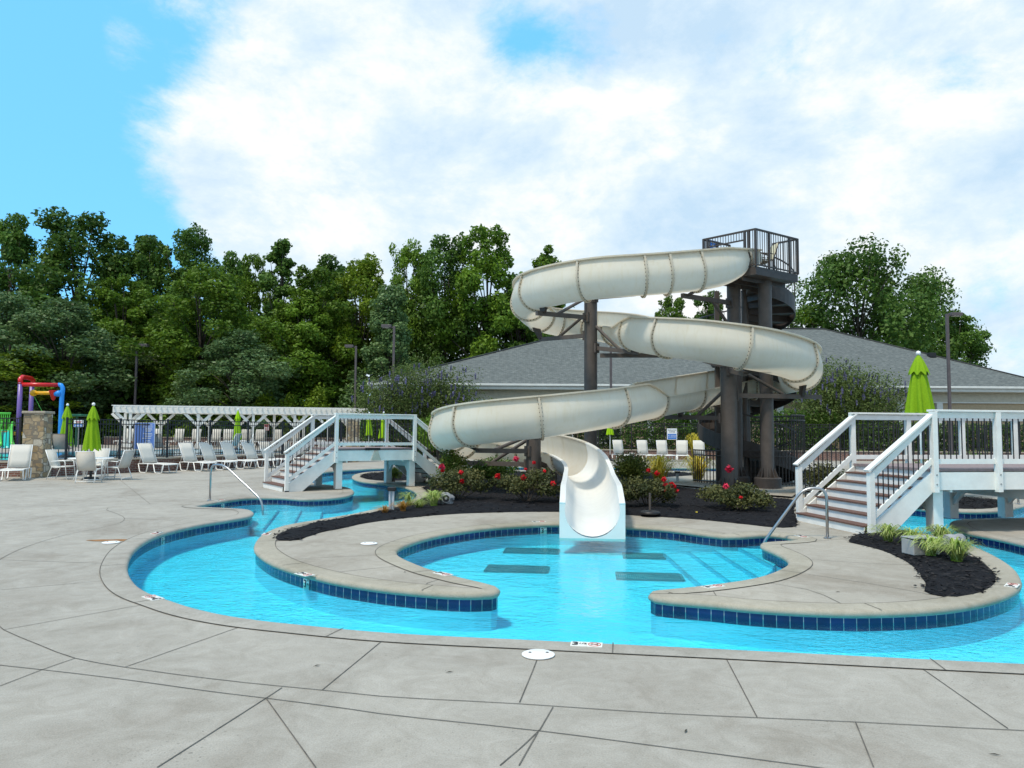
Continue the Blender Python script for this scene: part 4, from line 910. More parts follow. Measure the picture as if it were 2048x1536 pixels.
# ------------------------------------------------------------------ footbridges
def bridge(name,label,N0,ax,width,H,run,dl,nr,posts_near,posts_far,far_flight=True,ext=0.0):
    N0=Vector((*N0,0)); a=Vector((ax[0],ax[1],0)).normalized(); b=Vector((-a.y,a.x,0))     # b: to the far side
    t=thing(name,label,'footbridge',N0); UP=Vector((0,0,1)); rz=math.atan2(a.y,a.x)
    def W(x,y,z): return N0+a*x+b*y+UP*z
    rise=H/nr; tr=run/(nr-1)
    X0=run; X1=run+dl; RH=0.98
    mb=MB(); mb.box(W((X0+X1)/2,width/2,H-0.022),(dl+0.06,width-0.02,0.044),rz); mb.build('deck_board',MAT['greydeck'],t,world=True)
    for y in (0.0,width):
        mb=MB(); mb.box(W((X0+X1)/2,y,H-0.21),(dl,0.05,0.30),rz); mb.build('fascia_beam',MAT['white'],t,world=True)
    mb=MB()
    for x in (X0+0.35,X1-0.35): mb.box(W(x,width/2,H-0.30),(0.05,width,0.2),rz)
    mb.build('cross_beam',MAT['white'],t,world=True)
    flights=[(0,1)]+([(1,-1)] if far_flight else [])
    for fl,sg in flights:
        def xx(d): return d if sg==1 else (X1+X0-d)      # d measured from the foot of the flight
        for k in range(nr):
            d0=tr*k
            mb=MB(); mb.box(W(xx(d0+0.012),width/2,rise*(k+0.5)-0.012),(0.02,width-0.08,rise-0.026),rz); mb.build('riser',MAT['white'],t,world=True)
            if k<nr-1:
                mb=MB(); mb.box(W(xx(d0+tr/2-0.008),width/2,rise*(k+1)-0.014),(tr+0.03,width-0.07,0.028),rz); mb.build('tread',MAT['tread'],t,world=True,bevel=0.004)
        for y in (-0.005,width+0.005):
            mb=MB(); pts=[(0.04,0.0),(0.05,rise*0.9),(run-0.02,H-0.05),(run+0.02,H-0.36),(run-0.10,H-0.46),(0.46*tr/0.21,0.0)]
            v=[]
            for o_ in (-0.024,0.024):
                for x,z in pts: v.append(W(xx(x),y+o_,z))
            k=len(pts); mb.add(v,[tuple(range(k)),tuple(range(2*k-1,k-1,-1))]+[(i,(i+1)%k,k+(i+1)%k,k+i) for i in range(k)])
            mb.build('stringer',MAT['white'],t,world=True)
        for y in (0.0,width):
            yo=-0.03 if y==0 else 0.03
            mb=MB(); mb.box(W(xx(0.10),y+yo,0.53),(0.095,0.095,1.06-0.06),rz); mb.build('newel_post',MAT['white'],t,world=True,bevel=0.004)
            mb=MB(); mb.box(W(xx(0.10),y+yo,0.015),(0.11,0.11,0.03),rz); mb.build('post_base',MAT['black'],t,world=True)
            p0=W(xx(0.02),y+yo,1.07); p1=W(xx(run+0.05),y+yo,H+RH)
            mb=MB(); mb.beam(p0,p1,0.14,0.035); mb.build('rail_cap',MAT['white'],t,world=True,bevel=0.004)
            q0=W(xx(0.14),y+yo,1.03-0.05+0.02); q1=W(xx(run),y+yo,H+RH-0.095)
            mb=MB(); mb.beam(q0,q1,0.045,0.10); mb.build('upper_rail',MAT['white'],t,world=True)
            q2=W(xx(0.14),y+yo,0.31); q3=W(xx(run),y+yo,H+0.17)
            mb=MB(); mb.beam(q2,q3,0.045,0.085); mb.build('lower_rail',MAT['white'],t,world=True)
            nb=11
            for k in range(1,nb+1):
                f=k/(nb+1); u=q0.lerp(q1,f); l=q2.lerp(q3,f); mb=MB(); mb.cyl(l-UP*0.05,u,0.0105,n=6); mb.build('baluster',MAT['blackmetal'],t,world=True)
    # level rails
    for y in (0.0,width):
        yo=-0.03 if y==0 else 0.03
        mb=MB(); mb.box(W((X0+X1)/2,y+yo,H+RH+0.012),(dl+0.1,0.14,0.035),rz); mb.build('rail_cap',MAT['white'],t,world=True,bevel=0.004)
        np_=max(1,int(round(dl/1.22))); 
        if dl<2.6: np_=1
        xs=[X0+dl*k/np_ for k in range(np_+1)]
        for x in xs:
            mb=MB(); mb.box(W(x,y+yo*1.8,(H-0.40+H+RH-0.008)/2),(0.095,0.095,RH+0.39),rz)
            po=mb.build('rail_post',MAT['white'],t,world=True,bevel=0.004)
            mb=MB()
            for zz in (H-0.10,H-0.26):
                s=-1 if y==0 else 1; mb.cyl(W(x,y+yo*1.8+s*0.047,zz),W(x,y+yo*1.8+s*0.055,zz),0.016,n=8)
            mb.build('bolt',MAT['greybox'],po,world=True)
        for x0,x1 in zip(xs[:-1],xs[1:]):
            mb=MB(); mb.box(W((x0+x1)/2,y+yo,H+RH-0.065),(x1-x0-0.095,0.045,0.10),rz); mb.build('upper_rail',MAT['white'],t,world=True)
            mb=MB(); mb.box(W((x0+x1)/2,y+yo,H+0.125),(x1-x0-0.095,0.045,0.085),rz); mb.build('lower_rail',MAT['white'],t,world=True)
            nb=int((x1-x0)/0.108)
            for k in range(1,nb):
                x=x0+(x1-x0)*k/nb; mb=MB(); mb.cyl(W(x,y+yo,H+0.165),W(x,y+yo,H+RH-0.11),0.0105,n=6); mb.build('baluster',MAT['blackmetal'],t,world=True)
    for lst,y in ((posts_near,0.14),(posts_far,width-0.14)):
        for x in lst:
            mb=MB(); mb.box(W(x,y,(H-0.36)/2+0.01),(0.19,0.19,H-0.36-0.02),rz); mb.build('support_post',MAT['white'],t,world=True,bevel=0.005)
            s=1 if y<width/2 else -1
            mb=MB(); mb.beam(W(x,y+s*0.06,H-0.78),W(x,y+s*0.5,H-0.36),0.07,0.1); mb.build('knee_brace',MAT['white'],t,world=True)
    for x in sorted(set(posts_near+posts_far)):
        mb=MB(); mb.box(W(x,width/2,H-0.46),(0.09,width-0.1,0.19),rz); mb.build('bent_beam',MAT['white'],t,world=True)
    return t,W
bl,WL=bridge('footbridge','white footbridge with dark balusters over the left river arm',(-6.25,20.62),(0.834,0.552),1.95,1.17,1.48,2.46,7,[1.62,3.92],[1.62,3.92])
br,WR=bridge('footbridge','large white footbridge with reddish stair treads on the right',(5.90,12.62),(0.985,0.172),2.13,1.10,1.29,4.95,7,[1.42],[1.42,3.3,4.55],True)

# name plate and small gabled light under the left bridge deck edge
xm=1.48+1.22; rzb=math.atan2(0.552,0.834)
mb=MB(); mb.box(WL(xm-0.10,-0.035,1.17-0.02),(0.46,0.03,0.07),rzb); mb.build('name_plate',MAT['black'],bl,world=True)
mb=MB(); v=[]
for o_ in (-0.06,-0.03): v+=[WL(xm-0.16,o_,1.17-0.36),WL(xm+0.16,o_,1.17-0.36),WL(xm+0.05,o_,1.17-0.07),WL(xm-0.05,o_,1.17-0.07)]
mb.add(v,[(0,1,2,3),(7,6,5,4),(0,4,5,1),(1,5,6,2),(2,6,7,3),(3,7,4,0)]); mb.build('gabled_light',MAT['palebeige'],bl,world=True)
# ------------------------------------------------------------------ raised terrace behind the brick wall
TZ=0.50; WA=Vector((-16.6,26.5)); WB=Vector((-8.6,40.0)); WL_=Vector((-40,25.4))
terr=[(-40,25.6),(-16.75,26.7),(-8.8,40.0),(-8.4,47.0),(-8.2,61.9),(-44,61.9)]
mb=MB(); mb.prism(terr,0.006,TZ); o=mb.build('terrace',MAT['deck'],None); o['kind']='structure'
def wall_run(name,label,pts,h,th,cap=0.06):
    t=thing(name,label,'wall',(pts[0][0],pts[0][1],0))
    for a,b in zip(pts[:-1],pts[1:]):
        a=Vector(a);b=Vector(b); mb=MB(); mb.beam((a.x,a.y,h/2),(b.x,b.y,h/2),th,h); o=mb.build('brickwork',MAT['brick'],t,world=True); boxuv(o)
        mb=MB(); mb.beam((a.x,a.y,h+cap/2),(b.x,b.y,h+cap/2),th+0.08,cap); mb.build('coping_cap',MAT['stonecap'],t,world=True,bevel=0.006)
    return t
wall_run('brick_wall','low red brick wall with a stone cap under the left pool fence',[WL_,WA,WB],TZ-0.02,0.26)
def fence(name,label,pts,z0,h,bay=2.0,pitch=0.112):
    t=thing(name,label,'fence',(pts[0][0],pts[0][1],z0))
    for a,b in zip(pts[:-1],pts[1:]):
        a=Vector((*a,z0));b=Vector((*b,z0)); n=max(1,round((b-a).length/bay)); d=(b-a).normalized(); rz=math.atan2(d.y,d.x)
        for k in range(n+1):
            p=a.lerp(b,k/n); mb=MB(); mb.box((p.x,p.y,z0+h/2+0.03),(0.065,0.065,h+0.06),rz); mb.build('fence_post',MAT['blackmetal'],t,world=True)
        for k in range(n):
            p,q=a.lerp(b,k/n),a.lerp(b,(k+1)/n); mb=MB()
            for z in (h,h-0.17,0.14): mb.beam((p.x,p.y,z0+z),(q.x,q.y,z0+z),0.03,0.035)
            m=int((q-p).length/pitch)
            for j in range(1,m): c=p.lerp(q,j/m); mb.box((c.x,c.y,z0+0.07+(h-0.07)/2),(0.019,0.019,h-0.07),rz)
            mb.build('picket_panel',MAT['blackmetal'],t,world=True)
    return t
fence('iron_fence','black iron picket fence on the low brick wall along the left terrace',[(-36,25.5),(-17.2,26.3)],TZ+0.04,1.5)
fence('iron_fence','black iron picket fence running away behind the left row of loungers',[(-16.1,27.2),(-8.9,39.4)],TZ+0.04,1.5)
fence('iron_fence','black iron picket fence in shade behind the left footbridge',[(-8.4,47.0),(5.2,46.7)],0.0,2.1)
fence('iron_fence','black iron picket fence on a brick base behind the right loungers',[(5.4,46.7),(40,46.0)],0.60,1.62)
wall_run('brick_wall','low red brick wall with a pale cap behind the right loungers',[Vector((5.4,46.7)),Vector((40,46.0))],0.54,0.3)
def pillar(label,c,wd,h,rz):
    t=thing('stone_pillar',label,'pillar',(c[0],c[1],0),rz); mb=MB()
    w2=wd/2
    for z0,z1 in ((0,h),): mb.add([(-w2*1.06,-w2*1.06,z0),(w2*1.06,-w2*1.06,z0),(w2*1.06,w2*1.06,z0),(-w2*1.06,w2*1.06,z0),(-w2,-w2,z1),(w2,-w2,z1),(w2,w2,z1),(-w2,w2,z1)],[(3,2,1,0),(4,5,6,7),(0,1,5,4),(1,2,6,5),(2,3,7,6),(3,0,4,7)])
    mb.build('stonework',MAT['stone'],t,bevel=0.015)
    mb=MB(); mb.box((0,0,h+0.045),(wd+0.10,wd+0.10,0.09)); mb.build('capstone',MAT['stonecap'],t,bevel=0.02); return t
pillar('tall tan ledge stone pillar at the end of the left brick wall',(-16.55,26.25),0.66,2.20,R(8))
pillar('pale stone pillar seen through the left footbridge railing',(-8.5,40.2),0.62,2.5,R(20))
# terrace pool
ax=(WB-WA).normalized(); nx=Vector((-ax.y,ax.x))
def tp(s,d): v=WA+ax*s+nx*d; return (v.x,v.y)
lp=[tp(-3,1.9),tp(14.2,1.9),tp(14.2,10.5),tp(-3,10.5)]
mb=MB(); mb.add([(x,y,TZ+0.012) for x,y in lp],[(0,1,2,3)]); 
MAT['lapwater']=mat('lap_pool_water',(0.10,0.36,0.50),0.06,0.6,nscale=1.2,namp=0.2,bump=0.15,bscale=6)
o=mb.build('terrace_pool_water',MAT['lapwater']); o['kind']='structure'
mb=MB()
for a,b in zip(lp,lp[1:]+lp[:1]): mb.beam((a[0],a[1],TZ+0.02),(b[0],b[1],TZ+0.02),0.3,0.04)
o=mb.build('terrace_pool_coping',MAT['coping2']); o['kind']='structure'
mb=MB()
for a,b in zip(lp,lp[1:]+lp[:1]):
    mb.beam((a[0],a[1],TZ+0.041),(b[0],b[1],TZ+0.041),0.05,0.012)
o=mb.build('terrace_pool_tile_line',MAT['blue']); o['kind']='structure'
wall_run('brick_wall','low brick wall with a pale cap at the back of the terrace behind the pergola',[Vector((-30,55.5)),Vector((-8.6,56.2))],TZ+0.55,0.3)
# ------------------------------------------------------------------ pergola
pg=thing('pergola','long white pergola with braced posts and slatted top on the terrace','pergola',(X_at(480,49),49,TZ))
PF=[260,396,506,589,655,705]; PB=[250,321,418,476,548,607,655,698]
p0=P(260,826,47.0); p1=P(730,829,50.5); zt0=2.62+0.0
def pgp(px,off=0):
    f=(px-260)/470; Y=47+3.5*f; q=Vector((X_at(px,Y),Y,0)); return q
dirp=(pgp(700)-pgp(260)).normalized(); npp=Vector((-dirp.y,dirp.x,0))
ZB=2.72; ZTP=3.16
rowF=[pgp(x) for x in PF]; 
def back_row(px):
    # intersection of the pixel ray with the rear line
    o_=pgp(260)+npp*3.0; r_=ray(px,862); r_=Vector((r_.x,r_.y)); A=np.array([[r_.x,-dirp.x],[r_.y,-dirp.y]]); s=np.linalg.solve(A,np.array([o_.x,o_.y])); return Vector((r_.x*s[0],r_.y*s[0],0))
rowB=[back_row(x) for x in PB]
for rw in (rowF,rowB):
    for q in rw:
        mb=MB(); mb.box((q.x,q.y,(TZ+ZB)/2),(0.16,0.16,ZB-TZ),math.atan2(dirp.y,dirp.x)); po=mb.build('post',MAT['white'],pg,world=True)
        mb=MB(); mb.box((q.x,q.y,TZ+0.14),(0.26,0.26,0.28),math.atan2(dirp.y,dirp.x)); mb.build('post_plinth',MAT['white'],po,world=True)
        for s in (-1,1):
            mb=MB(); mb.beam(q+Vector((0,0,ZB-0.80))+dirp*(0.04*s),q+dirp*(0.82*s)+Vector((0,0,ZB-0.02)),0.09,0.17); mb.build('brace',MAT['white'],po,world=True)
e0=pgp(260)-dirp*1.0; e1=pgp(735)
for off in (-0.1,0.1,2.9,3.1):
    mb=MB(); mb.beam(e0+npp*off+Vector((0,0,ZB+0.16)),e1+npp*off+Vector((0,0,ZB+0.16)),0.05,0.34); mb.build('main_beam',MAT['white'],pg,world=True)
mb=MB(); n=46
for k in range(n+1):
    c=e0.lerp(e1,(k+0.2)/(n+0.4)); mb.beam(c-npp*0.22+Vector((0,0,ZB+0.32)),c+npp*3.22+Vector((0,0,ZB+0.32)),0.045,0.15)
mb.build('rafters',MAT['white'],pg,world=True)
mb=MB()
for k in range(9):
    c0=e0+npp*(-0.4+k*0.46)+Vector((0,0,ZB+0.42)); c1=e1+npp*(-0.4+k*0.46)+Vector((0,0,ZB+0.42)); mb.beam(c0,c1,0.045,0.05)
mb.build('top_slats',MAT['white'],pg,world=True)
# ------------------------------------------------------------------ clubhouse
YE=52.0; YR=62.5; YBk=73.0
ze=Z_at(771,YE,1500); zr=Z_at(657,YR,1500)
xl=X_at(735,YE); xr=X_at(2135,YE); rl=X_at(1190,YR); rr=X_at(1651,YR)
ch=thing('clubhouse','wide clubhouse with grey shingle hip roof and white eaves behind the slide','building',((xl+xr)/2,YE+0.7,0))
mb=MB(); A_,B_,C_,D_=Vector((xl,YE,ze)),Vector((xr,YE,ze)),Vector((xr,YBk,ze)),Vector((xl,YBk,ze)); E_,F_=Vector((rl,YR,zr)),Vector((rr,YR,zr))
mb.add([A_,B_,C_,D_,E_,F_],[(0,1,5,4),(1,2,5),(2,3,4,5),(3,0,4)])
rf=mb.build('roof',MAT['roof'],ch,world=True); boxuv(rf)
so_=rf.modifiers.new('s','SOLIDIFY'); so_.thickness=0.06; so_.offset=-1
mb=MB(); mb.beam(E_+Vector((0,0,0.03)),F_+Vector((0,0,0.03)),0.3,0.06)
for p,q in ((A_,E_),(B_,F_)): mb.beam(p+Vector((0,0,0.03)),q+Vector((0,0,0.03)),0.26,0.05)
mb.build('ridge_cap',MAT['roof'],rf,world=True)
for px,py,Y in ((1430,735,55.0),(1863,714,57.0)):
    q=P(px,py,Y); mb=MB(); fz=ze+(Y-YE)/(YR-YE)*(zr-ze); mb.box((q.x,Y,fz+0.12),(0.5,0.45,0.35)); mb.build('roof_vent',MAT['black'],rf,world=True,bevel=0.03)
mb=MB(); mb.beam((xl-0.05,YE-0.07,ze-0.05),(xr+0.05,YE-0.07,ze-0.05),0.14,0.15); mb.build('gutter',MAT['trimw'],ch,world=True,bevel=0.02)
mb=MB(); mb.beam((xl,YE+0.05,ze-0.24),(xr,YE+0.05,ze-0.24),0.05,0.2); mb.build('fascia',MAT['trimw'],ch,world=True)
mb=MB(); mb.box(((xl+xr)/2,YE+0.45,ze-0.36),(xr-xl,0.8,0.03)); mb.build('soffit',MAT['palebeige'],ch,world=True)
yw=YE+0.85; z1=ze-0.38
mb=MB(); mb.box(((xl+xr)/2+0.0,(yw+YBk-1)/2,z1/2),(xr-xl-1.4,YBk-1-yw,z1)); mb.build('wall',MAT['wall'],ch,world=True)
mb=MB(); mb.box(((xl+xr)/2,yw-0.06,z1-0.34),(xr-xl-1.3,0.12,0.68)); mb.build('frieze',MAT['palebeige'],ch,world=True)
mb=MB(); mb.box(((xl+xr)/2,yw-0.08,z1-0.70),(xr-xl-1.28,0.16,0.07)); mb.build('frieze_moulding',MAT['trimw'],ch,world=True)
x0b,x1b=X_at(1800,yw),xr-0.7
mb=MB(); mb.box(((x0b+x1b)/2,yw-0.10,Z_at(830,yw,1950)),(x1b-x0b,0.2,0.62)); mb.build('band_course',MAT['trimw'],ch,world=True)
for px in (938,1040,1140,1300,1560,1700,1800,1878):
    x=X_at(px,yw); mb=MB(); mb.box((x,yw-0.11,(z1-0.74)/2),(0.42,0.2,z1-0.74)); mb.build('pilaster',MAT['trimw'],ch,world=True)
for px in (985,1090,1215,1380,1470,1630,1750):
    x=X_at(px,yw); mb=MB(); mb.box((x,yw-0.06,1.95),(1.9,0.1,2.2)); wf=mb.build('window',MAT['trimw'],ch,world=True)
    mb=MB(); mb.box((x-0.43,yw-0.115,1.95),(0.78,0.02,2.0)); mb.box((x+0.43,yw-0.115,1.95),(0.78,0.02,2.0)); mb.build('pane',MAT['darkglass'],wf,world=True)
    mb=MB()
    for dx in (-0.43,0.43):
        for zz in (1.3,1.95,2.6): mb.box((x+dx,yw-0.128,zz),(0.78,0.014,0.04))
        mb.box((x+dx,yw-0.1285,1.95),(0.04,0.013,2.0))
    mb.build('muntins',MAT['trimw'],wf,world=True)
# ------------------------------------------------------------------ lamp posts
def lamp(label,px,pytop,Y,side,z0):
    x=X_at(px,Y); zt=Z_at(pytop,Y,px); t=thing('street_lamp',label,'lamp post',(x,Y,z0))
    mb=MB(); mb.box((0,0,(zt-z0)/2),(0.15,0.15,zt-z0)); mb.build('pole',MAT['lampmetal'],t,bevel=0.01)
    mb=MB(); mb.box((0,0,0.15),(0.4,0.4,0.3)); mb.build('base',MAT['greybox'],t)
    mb=MB(); mb.beam((0,0,zt-z0-0.10),(0.25*side,0,zt-z0-0.08),0.08,0.08); mb.build('bracket',MAT['lampmetal'],t)
    mb=MB(); mb.box((0.52*side,0,zt-z0-0.02),(0.66,0.42,0.2)); h=mb.build('lamp_head',MAT['lampmetal'],t,bevel=0.02)
    mb=MB(); mb.box((0.56*side,0,zt-z0-0.125),(0.45,0.32,0.02)); mb.build('lens',MAT['lens'],h); return t
lamp('brown square lamp post standing left before the silvery tree',268,690,58,1,TZ)
lamp('brown lamp post with its head facing left above the pergola end',709,692,58,-1,0)
lamp('tall brown lamp post in front of the lavender shrub',785,652,50.5,-1,0)
lamp('brown lamp post seen behind the middle slide column',1222,640,50,1,0)
lamp('tall brown lamp post right of the large green umbrella',1901,628,45,1,0)
# ------------------------------------------------------------------ foliage
def leaves_mesh(name,blobs,n,size,material,seed,up=0.35,shell=0.62,clump=0.12):
    """blobs: (x,y,z,rx,ry,rz); n leaves in all, small four-sided leaves through the outer part of each blob"""
    rs=np.random.RandomState(seed); B=np.array(blobs,float); wgt=(B[:,3]*B[:,4]+B[:,4]*B[:,5]+B[:,3]*B[:,5]); wgt/=wgt.sum()
    k=rs.choice(len(B),n,p=wgt); d=rs.normal(size=(n,3)); d/=np.linalg.norm(d,axis=1)[:,None]
    rad=shell+(1-shell)*rs.rand(n)**0.6; lump=1+0.18*np.sin(d[:,0]*5+k)*np.cos(d[:,1]*6+k*1.7)+0.10*np.sin(d[:,2]*9+k*2.1); rad*=lump
    pos=B[k,:3]+d*B[k,3:]*rad[:,None]
    nm=d*0.7+rs.normal(size=(n,3))*0.75+np.array([0,0,up]); nm/=np.linalg.norm(nm,axis=1)[:,None]
    a=np.cross(nm,rs.normal(size=(n,3))); a/=np.linalg.norm(a,axis=1)[:,None]; b=np.cross(nm,a)
    sz=size*(0.6+0.8*rs.rand(n))
    L_=sz[:,None]*0.5; W_=sz[:,None]*0.32
    V=np.stack([pos-a*L_,pos-b*W_+nm*W_*0.25,pos+a*L_,pos+b*W_+nm*W_*0.25],1).reshape(-1,3)
    me=bpy.data.meshes.new(name); me.vertices.add(4*n); me.vertices.foreach_set('co',V.ravel()); me.loops.add(4*n); me.loops.foreach_set('vertex_index',np.arange(4*n)); me.polygons.add(n); me.polygons.foreach_set('loop_start',np.arange(0,4*n,4))
    try: me.polygons.foreach_set('loop_total',np.full(n,4))
    except Exception: pass
    me.update(calc_edges=True); me.validate()
    cl=rs.rand(len(B))[k]; lf=np.clip(0.5*rs.rand(n)+0.5*cl+0.0,0,1)
    at=me.attributes.new('leaf','FLOAT','FACE'); at.data.foreach_set('value',lf.astype(np.float32))
    me.materials.append(material); return me
def obj(name,me,parent=None,loc=(0,0,0)):
    o=bpy.data.objects.new(name,me); C.objects.link(o); o.location=loc
    if parent: o.parent=parent
    return o
def crown_blobs(seed,H,z0,w_,shape,nb):
    rs=np.random.RandomState(seed); out=[]
    for i in range(nb):
        f=(i+0.5)/nb; f=f**0.92
        if shape=='broad': prof=math.sin(math.pi*min(1,0.16+0.80*f))**0.7
        elif shape=='spire': prof=(1-f)**0.65*0.95+0.10
        elif shape=='oval': prof=math.sin(math.pi*(0.12+0.82*f))**0.8
        else: prof=math.sin(math.pi*(0.2+0.74*f))**0.6
        a=i*2.399+rs.rand(); rr=w_/2*prof*(0.30+0.78*rs.rand()); br=w_*(0.10+0.10*rs.rand()**1.3)*(0.6+0.4*prof)
        out.append((rr*math.cos(a),rr*math.sin(a),z0+(H-z0)*f-br*0.25+rs.uniform(-0.5,0.5),br,br,br*(0.65+0.45*rs.rand())))
    for i in range(9):      # twig ends that break the outline
        f=rs.uniform(0.45,0.98); a=rs.uniform(0,6.28); rr=w_/2*(1.05-0.55*f)*rs.uniform(0.75,1.1) if shape!='spire' else w_/2*(1.05-0.95*f)
        br=w_*rs.uniform(0.04,0.075); out.append((rr*math.cos(a),rr*math.sin(a),z0+(H-z0)*f+rs.uniform(0,0.6),br,br,br*1.3))
    return out
PROTO={}
def proto(key,shape,lk,seed,H=18.0,z0=2.5,w_=8.5,nb=50,n=24000,size=0.285,shell=0.45):
    bl_=crown_blobs(seed,H,z0,w_,shape,nb); me=leaves_mesh('crown',bl_,n,size,LEAF[lk],seed,shell=shell)
    mb=MB(); rs=random.Random(seed); top=H*0.8
    tr=[(0,0,0),(0.1*rs.uniform(-1,1),0.1*rs.uniform(-1,1),H*0.25),(0.3*rs.uniform(-1,1),0.3*rs.uniform(-1,1),H*0.55),(0.3*rs.uniform(-1,1),0.3*rs.uniform(-1,1),top)]
    mb.tube(tr,[0.26,0.2,0.13,0.03],8)
    for b in bl_[::2]:
        zb=max(H*0.12,b[2]*0.62); f=zb/top; mb.tube([(0.15*f,0,zb),(b[0]*0.5,b[1]*0.5,(zb+b[2])/2+0.2),(b[0],b[1],b[2])],[0.09*(1-f)+0.03,0.05,0.015],5)
    o=mb.build('trunk',MAT['trunk'],None,smooth=True); tm=o.data; bpy.data.objects.remove(o); PROTO[key]=(me,tm,H)
proto('darkA','broad','dark',11); proto('darkB','oval','dark',12,w_=7.0); proto('spire','spire','dark',13,w_=5.4,n=15000); proto('midA','broad','mid',14,w_=9); proto('midB','oval','mid',15,w_=7.5); proto('midS','spire','mid',16,w_=6.5)
proto('limeA','oval','lime',17,w_=7.5); proto('silvA','broad','silver',18,w_=9,z0=0.8,n=24000,size=0.28); proto('silvS','spire','silver',19,w_=8.5,z0=0.6)
proto('bigR','broad','dark',21,H=14,z0=2.0,w_=12,nb=44,n=26000,size=0.26,shell=0.45)
def tree(name,key,label,px,pytop,Y,wpx=None,z0=0.0,rz=None,group='trees of the wood beyond the terrace'):
    me,tm,H=PROTO[key]; x=X_at(px,Y); h=Z_at(pytop,Y,px)-z0; t=thing(name,label,'tree',(x,Y,z0),rz if rz is not None else random.uniform(0,6.28),group)
    s=h/H; c=obj('crown',me,t); k=obj('trunk',tm,t)
    wv=s
    if wpx: 
        dims=max(v.co.x for v in me.vertices)-min(v.co.x for v in me.vertices); wv=1.35*(wpx/F*Y)/dims
    t.scale=(wv,wv,s); return t
TR=[('oak_tree','darkB','dark blue green tree cut by the left edge of the picture',2,432,68,130),
('oak_tree','darkA','broad dark tree with a flat forked top over the climbing frame',150,430,70,230),
('poplar_tree','midB','olive green tree just left of the long lamp post top',238,560,66,150),
('oak_tree','darkB','rounded dark tree in the gap above the left lamp post',285,472,72,150),
('oak_tree','darkA','dark tree with a small raised tip right of the left lamp post',365,462,72,150),
('poplar_tree','midA','large mid green tree in front of the wood right of the left lamp post',395,540,62,250),
('oak_tree','darkB','thin topped dark tree against the low white cloud',455,508,72,90),
('oak_tree','midB','small topped tree directly left of the narrow spire',498,515,70,80),
('spire_tree','spire','narrow spire shaped dark tree standing above its neighbours',553,474,68,110),
('poplar_tree','midB','yellowish green tree right of the narrow spire',625,540,64,150),
('oak_tree','darkB','sparse topped dark tree behind the yellowish green one',655,516,73,130),
('poplar_tree','limeA','bright yellow green tree near the middle of the wood',718,512,66,120),
('poplar_tree','silvS','silvery green tree behind the tall lamp post',775,575,62,160),
('oak_tree','midA','tall rounded green tree left of the two tallest crowns',812,490,70,130),
('oak_tree','darkA','tall dense dark tree second from the slide bend',885,474,70,150),
('oak_tree','midB','tallest ragged tree nearest the upper slide bend',972,461,68,150),
('poplar_tree','midS','pale green tree top showing behind the upper slide bend',1092,503,72,130),
('oak_tree','darkB','dark tree half hidden behind the upper slide bend',1040,560,68,140),
('maple_tree','silvA','wide silvery leaved tree behind the climbing frame',125,600,58,230),
('maple_tree','silvA','silver green tree at the far left below the taller wood',15,590,58,190),
('maple_tree','silvA','low silvery bush like tree above the middle of the pergola',475,660,58,190),
('poplar_tree','midA','dark olive tree above the pergola between both lamp posts',600,600,63,200),
('poplar_tree','limeA','low yellow green tree above the green waterslide rails',40,700,55,200),
('poplar_tree','midB','shaded green tree filling the wood right of the silvery bush',340,600,66,190)]
for a in TR: tree(*a,z0=0.0)
for a in [('oak_tree','bigR','big spreading tree rising over the clubhouse roof on the right',1722,495,74,300),
 ('oak_tree','bigR','lower shoulder of dark foliage right of the big spreading tree',1836,545,75,215),
 ('oak_tree','darkB','small dark tree behind the right lamp post',1915,622,74,120),
 ('oak_tree','midA','low green tree showing between tower and big spreading tree',1612,618,76,170),
 ('oak_tree','midB','thin tree top showing between the two upper slide loops',1345,598,78,90),
 ('oak_tree','darkB','tree top showing under the slide entry beside the tower',1420,585,78,90)]: tree(*a,z0=0.0,group='trees behind the clubhouse')
# understorey and far wood read as one mass
rs=np.random.RandomState(5); bl=[]
for i in range(150):
    px=rs.uniform(-150,1120); Y=rs.uniform(60,80); top=rs.uniform(1.5,8.5) if Y<68 else rs.uniform(8,14.5); r_=rs.uniform(1.2,2.6)
    for z in np.arange(0.6,top,2.2): bl.append((X_at(px,Y)+rs.uniform(-1,1),Y,z,r_,r_*0.8,r_*0.9))
o=obj('woodland_undergrowth',leaves_mesh('woodland_undergrowth',bl,62000,0.46,LEAF['dark'],3,shell=0.45)); o['kind']='stuff'
rs=np.random.RandomState(6); bl=[]
for i in range(40):
    px=rs.uniform(-120,930); Y=rs.uniform(57.5,60); r_=rs.uniform(0.7,1.4)
    bl.append((X_at(px,Y),Y,rs.uniform(0.4,2.4),r_*1.2,r_,r_))
o=obj('woodland_edge_shrubs',leaves_mesh('woodland_edge_shrubs',bl,16000,0.30,LEAF['mid'],8,shell=0.5)); o['kind']='stuff'
